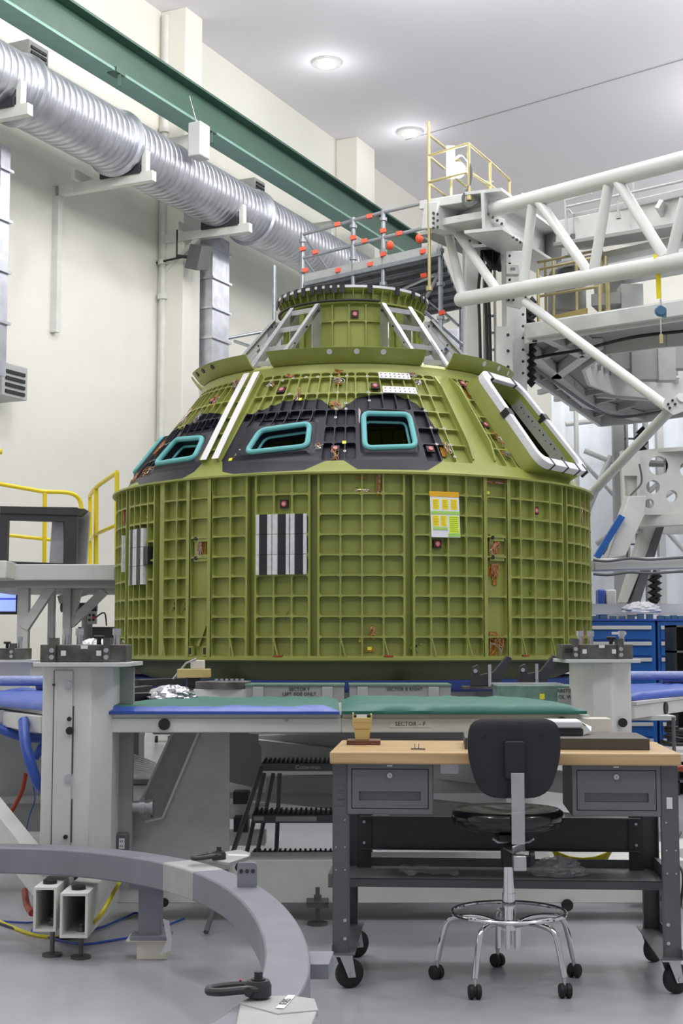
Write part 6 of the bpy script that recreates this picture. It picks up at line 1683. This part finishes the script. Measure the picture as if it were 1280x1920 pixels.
for px, w in ((1128, 7), (1146, 10)):
    p = P(px, 1120, 17); b = MB(); b.box(p.x - w * .006, p.x + w * .006, 17, 17.2, 1.6, P(px, 1105, 17).z); b.solo('stand_bottle', 'blue' if px < 1140 else 'white2', 'blue plastic panel right of capsule edge' if px < 1140 else 'white plastic box next to the blue panel, right of capsule', 'box', bevel=.02)

# blue cabinets
def cabinet(x0, x1, Y, y0, rows, lab, half=False):
    a, c = P(x0, y0, Y), P(x1, y0, Y); zt_ = a.z
    R = thing('tool_cabinet', lab, 'cabinet', ((a.x + c.x) / 2, Y, 0), 'blue tool cabinets')
    b = MB(); b.box(a.x, c.x, Y, Y + .7, .12, zt_); b.build('cabinet_body', 'bluecab', R, bevel=.006)
    b = MB(); b.box(a.x - .01, c.x + .01, Y - .02, Y + .7, zt_, zt_ + .02); b.build('cabinet_lip', 'blue', R)
    n = rows; h = (zt_ - .2) / n
    for k in range(n):
        z1 = zt_ - .05 - k * h; b = MB(); b.box(a.x + .03, c.x - .05, Y - .015, Y, z1 - h + .02, z1); dr = b.build('drawer', 'bluecab', R, bevel=.003)
        b = MB(); b.box(a.x + .03, c.x - .05, Y - .035, Y - .013, z1 - .045, z1 - .005); b.build('handle', 'white2', dr, bevel=.004)
        if k % 2 == 0: b = MB(); m_ = (a.x + c.x) / 2; b.box(m_ - .08, m_ + .08, Y - .017, Y - .014, z1 - .10, z1 - .07); b.build('drawer_label', 'paper', dr)
    b = MB(); r_ = random.Random(4)
    for k in range(8): x = a.x + (c.x - a.x) * (k + .2) / 8; b.box(x, x + .06, Y, Y + .1, zt_ + .02, zt_ + .05 + r_.random() * .03); b.cut()
    b.each('small_part_bin', 'sblue', R)
    return R


cabinet(1090, 1228, 15.6, 1164, 9, 'blue drawer cabinet with white handles nearest the capsule right side')
cabinet(1232, 1330, 15.6, 1164, 9, 'blue drawer cabinet at the right picture edge behind black rack')
R = thing('black_rack', 'black open rack at the right picture edge before the cabinets', 'rack', (P(1285, 1200, 14.5).x, 14.5, 0)); a, c = P(1262, 1172, 14.5), P(1310, 1172, 14.5)
b = MB(); b.box(a.x, a.x + .03, 14.5, 14.9, 0, a.z); b.cut(); b.box(c.x - .03, c.x, 14.5, 14.9, 0, a.z); b.each('upright', 'black', R)
b = MB()
for k in range(7): z = a.z - k * .26; b.box(a.x, c.x, 14.5, 14.9, z - .02, z); b.cut()
b.each('rack_shelf', 'bench', R)
b = MB(); b.box(a.x + .02, c.x, 14.86, 14.9, 0, a.z); b.build('rack_back', 'black', R)
c = P(1205, 1138, 16); crumple('plastic_heap', (c.x, 16.1, c.z - .06), .22, .12, .12, 'paper', 'crumpled white plastic film lying on the low rail', 'film', 5)
# clutter on a cart seen right of the bench
CT = thing('service_cart', 'low white cart with black cables and a yellow tape roll right of bench', 'cart', (P(1250, 1420, 9.0).x, 9.0, 0)); a = P(1195, 1405, 9.6)
b = MB(); b.box(a.x, a.x + .9, 9.2, 9.9, a.z - .05, a.z); b.box(a.x, a.x + .03, 9.2, 9.9, .1, a.z); b.box(a.x, a.x + .9, 9.2, 9.9, .2, .24); b.build('cart_body', 'white2', CT, bevel=.004)
c = P(1218, 1398, 9.4); b = MB(); b.lathe([(.02, 0), (.05, 0), (.05, .06), (.02, .06), (.02, 0)], (c.x, 9.4, a.z), 20); b.solo('tape_roll', 'ywire', 'yellow tape roll with clear cover on the low cart', 'tape')
b = MB(); r_ = random.Random(3)
pts = [Vector((c.x + .2 + .12 * cos(t * 1.1) + .05 * r_.random(), 9.45 + .1 * sin(t * 1.1), a.z + .02 + .006 * t + .03 * r_.random())) for t in range(22)]; b.tube(spline(pts, 4), .012, 6); b.solo('cable_pile', 'black', 'tangle of black cable on the low cart at right edge', 'cable')
p0, p1 = P(1262, 1345, 9.1), P(1262, 1560, 9.1); b = MB(); b.cyl(Vector((p0.x, 9.1, 0)), p0, .012, 8); b.cyl(Vector((p0.x, 9.1, 0)), Vector((p0.x, 9.1, .02)), .12, 16); b.solo('thin_pole', 'bench', 'thin dark pole standing right of the bench behind', 'pole')
hose('red_hose', [P(1260, 1445, 8.6), P(1275, 1440, 8.6), P(1300, 1450, 8.6)], .02, 'redhose', 'short red hose at right edge level with bench top')
hose('floor_cable', [P(1275, 1560, 8.0), P(1262, 1600, 7.8), P(1280, 1640, 7.6), P(1275, 1700, 7.6)], .008, 'black', 'black cable hanging near the right bench leg', 'cable', 6)
# right lower white frame leg
b = MB(); b.beam(P(1190, 1600, 9.2), P(1300, 1720, 8.4), .12, .22); b.solo('floor_brace', 'white', 'white slanted floor brace behind the right bench leg', 'beam')

# ================================================================== LEFT SIDE: ACCESS PLATFORM
LP = thing('left_platform', 'white steel access platform with slanting braces left of the capsule', 'platform', (P(100, 1100, 16.5).x, 17, 0))
zt2, zb2 = P(100, 1058, 16).z, P(100, 1088, 16).z
a, c = P(12, 1060, 16), P(215, 1060, 16)
b = MB(); b.prism([Vector((a.x, 16, zb2)), Vector((c.x, 16.0, zb2)), Vector((c.x + .3, 19, zb2)), Vector((a.x - .6, 19, zb2))], Z * (zt2 - zb2)); b.build('deck_box', 'white2', LP, bevel=.01)
a2 = P(-40, 1060, 15.6); c2 = P(12, 1060, 15.6); b = MB(); b.box(a2.x, c2.x, 15.6, 16.2, P(0, 1084, 15.6).z, P(0, 1051, 15.6).z); b.build('corner_block', 'white', LP, bevel=.01)
b = MB(); b.prism([Vector((a.x - .5, 16.1, zb2 - .08)), Vector((c.x, 16.1, zb2 - .08)), Vector((c.x, 18.5, zb2 - .08)), Vector((a.x - .5, 18.5, zb2 - .08))], Z * .08); b.build('under_frame', 'mid', LP)
for x0_, x1_, Y in ((33, 54, 16.3), (90, 102, 17.6), (118, 133, 16.6)):
    p, q = P(x0_, 1100, Y), P(x1_, 1100, Y); b = MB(); b.box(p.x, q.x, Y, Y + .12, 0, zb2); b.build('leg', 'white2', LP, bevel=.006)
for p0, p1, Y, w in (((98, 1100), (46, 1178), 16.35, .12), ((147, 1102), (128, 1175), 16.7, .1), ((196, 1108), (133, 1170), 16.7, .09), ((175, 1104), (110, 1125), 17.8, .06)):
    b = MB(); b.beam(P(*p0, Y), P(*p1, Y), .1, w, up=(0, 1, 0)); b.build('brace', 'white2', LP)


def yrail(lab, tubes, loc):
    R = thing('yellow_guardrail', lab, 'railing', loc)
    for nm, pts, r in tubes: b = MB(); b.tube(pts if len(pts) == 2 else spline(pts, 5), r, 12); b.build(nm, 'yellow', R)


yrail('yellow tube guardrail with rounded end on the platform, at left edge', (
    ('post', [P(84, 924, 17), P(83, 1056, 17)], .026), ('top_rail', [P(-20, 904, 16.8), P(20, 911, 16.85), P(60, 918, 16.95), P(84, 922, 17), P(120, 923, 17.1), P(140, 928, 17.15), P(150, 940, 17.2), P(153, 958, 17.2)], .026), ('mid_rail', [P(-20, 1000, 16.8), P(95, 1012, 17.05)], .022)), (P(84, 1056, 17).x, 17, zt2))
yrail('yellow tube guardrail on the platform just left of capsule', (
    ('post', [P(180, 914, 16.6), P(180, 1064, 16.6)], .028), ('post', [P(169, 928, 17.6), P(169, 1062, 17.6)], .026), ('post', [P(219, 886, 15.6), P(219, 1064, 15.6)], .026),
    ('top_rail', [P(168, 930, 17.6), P(180, 914, 16.6), P(200, 899, 16.1), P(219, 886, 15.6)], .026), ('mid_rail', [P(168, 1012, 17.6), P(180, 1002, 16.6), P(219, 984, 15.6)], .022)), (P(180, 1064, 16.6).x, 16.6, zt2))
b = MB(); b.cyl(P(-20, 846, 14.5), P(4, 847, 14.5), .028, 12); b.solo('yellow_rail_end', 'yellow', 'end of a yellow tube poking in at left edge above the platform', 'railing')
# black square frame and grey plate on the deck
R = thing('black_square_frame', 'black steel square frame standing on the platform', 'frame', (P(80, 1056, 16.1).x, 16.15, zt2))
b = MB(); O = [(0, 949), (145, 951), (142, 1062), (-4, 1062)]; I = [(14, 975), (120, 978), (118, 1056), (12, 1052)]
b.frame([P(x, y, 16.1) for x, y in O], [P(x, y, 16.1) for x, y in I], Yv * .12); b.build('frame_body', 'dark', R, bevel=.006)
b = MB(); b.prism([P(0, 949, 16.08), P(158, 954, 16.08), P(145, 966, 16.08), P(0, 962, 16.08)], Yv * .3); b.build('top_flange', 'dark', R)
b = MB(); b.prism([P(x, y, 16.26) for x, y in ((119, 976), (131, 976), (131, 1058), (119, 1056))], Yv * .4); b.build('inner_side', 'black', R)
b = MB(); b.prism([P(x, y, 16.45) for x, y in ((98, 970), (158, 953), (168, 960), (161, 1063), (92, 1060))], Yv * .08); b.solo('grey_plate', 'alu', 'bare grey metal plate leaning behind the black square frame', 'plate')
# monitor, press machine under the platform
p0, p1 = P(-30, 1108, 19), P(32, 1152, 19); R = thing('monitor', 'flat screen glowing blue at left edge beneath the platform', 'monitor', ((p0.x + p1.x) / 2, 19, p1.z))
b = MB(); b.box(p0.x, p1.x, 19, 19.05, p1.z, p0.z); b.build('housing', 'black', R); b = MB(); b.box(p0.x + .02, p1.x - .02, 18.995, 19, p1.z + .04, p0.z - .02); sc_ = b.build('screen', 'screen', R)
b = MB(); zz = P(0, 1123, 19).z; b.box(p0.x + .02, p1.x - .02, 18.99, 18.995, zz - .012, zz + .012); b.build('title_bar', mat('screen_bar', (.05, .08, .6), .4, emit=.4), sc_)
R = thing('drill_press', 'grey drill press head with red-button control box beneath the platform', 'machine', (P(160, 1200, 18).x, 18, 0))
c = P(148, 1139, 18); b = MB(); b.cyl(c - X * .23, c + X * .23, .06, 16); b.build('press_head', 'bench', R, bevel=.01)
p0 = P(173, 1158, 17.9); b = MB(); b.box(p0.x - .06, p0.x + .045, 17.9, 18, p0.z - .08, p0.z + .08); o = b.build('control_box', 'white2', R, bevel=.006)
b = MB()
for i in (0, 1):
    for j in (0, 1): q = p0 + Vector((-.035 + .05 * i, -.0, .03 - .06 * j)); b.cyl(q, q - Yv * .02, .014, 10); b.cut()
b.each('button', 'black', o); b = MB(); q = p0 + Vector((.02, 0, 0)); b.cyl(q, q - Yv * .03, .016, 12); b.build('red_button', 'redscaf', o)
b = MB(); q = P(163, 1180, 18.2); b.cyl(Vector((q.x, 18.2, 0)), Vector((q.x, 18.2, c.z)), .07, 14); b.build('press_column', 'mid', R)
b = MB(); b.tube(spline([p0 + X * .04, p0 + Vector((.15, 0, .06)), p0 + Vector((.18, 0, -.1))], 5), .01, 6); b.build('control_cable', 'bench', R)
b = MB(); q = P(190, 1190, 18.4); b.box(q.x - .3, q.x + .5, 18.4, 18.9, 0, q.z + .1); b.build('press_table', 'bench', R)
b = MB(); q = P(70, 1228, 15); b.box(P(-20, 1228, 15).x, P(84, 1228, 15).x, 15, 15.4, .9, P(0, 1238, 15).z); b.solo('grey_cabinet', 'lgrey', 'plain grey cabinet behind the far left clamp block', 'cabinet', bevel=.01)
b = MB(); q = P(244, 1252, 16.5); b.box(q.x - .4, q.x + .25, 16.5, 17.2, 1.18, 1.22); b.box(q.x - .15, q.x - .1, 16.5, 16.6, 0, 1.18); b.solo('side_table', 'walnut', 'small brown topped table seen under the capsule left rim', 'table')
# things on the floor through the gusset opening
R = thing('ribbed_ramp', 'pale ribbed metal ramp on the floor seen through the gusset opening', 'ramp', PZ(270, 1430, .05)); b = MB()
A, B, C_, D_ = PZ(225, 1412, .15), PZ(300, 1440, .12), PZ(290, 1462, .06), PZ(225, 1462, .06)
for k in range(9):
    t = k / 9; u = t + .07; b.prism([A.lerp(D_, t), B.lerp(C_, t), B.lerp(C_, u), A.lerp(D_, u)], Z * .05); b.cut()
b.each('rib', 'alu', R); b = MB(); b.prism([A, B, C_, D_], -Z * .05); b.build('ramp_base', 'bench', R)
R = thing('wheeled_cart', 'grey cart on small casters seen through the gusset opening', 'cart', PZ(300, 1400, 0)); q = PZ(305, 1392, 0)
b = MB(); b.box(q.x - .16, q.x + .3, q.y, q.y + .5, .12, .35); b.build('cart_body', 'bench', R, bevel=.02)
for dx in (-.1, .1, .25): b = MB(); b.cyl((q.x + dx - .02, q.y + .02, .05), (q.x + dx + .02, q.y + .02, .05), .05, 16); b.build('caster', 'rubber', R)
q = PZ(266, 1385, 0); b = MB(); b.cyl((q.x - .03, q.y, .12), (q.x + .03, q.y, .12), .12, 20); b.solo('cart_wheel', 'rubber', 'single dark wheel on the floor seen through gusset opening', 'wheel')
hose('blue_hose', [PZ(225, 1398, .05), PZ(250, 1398, .05), PZ(262, 1405, .05), PZ(250, 1410, .05)], .05, 'blue', 'blue hose on the floor seen through the gusset opening')
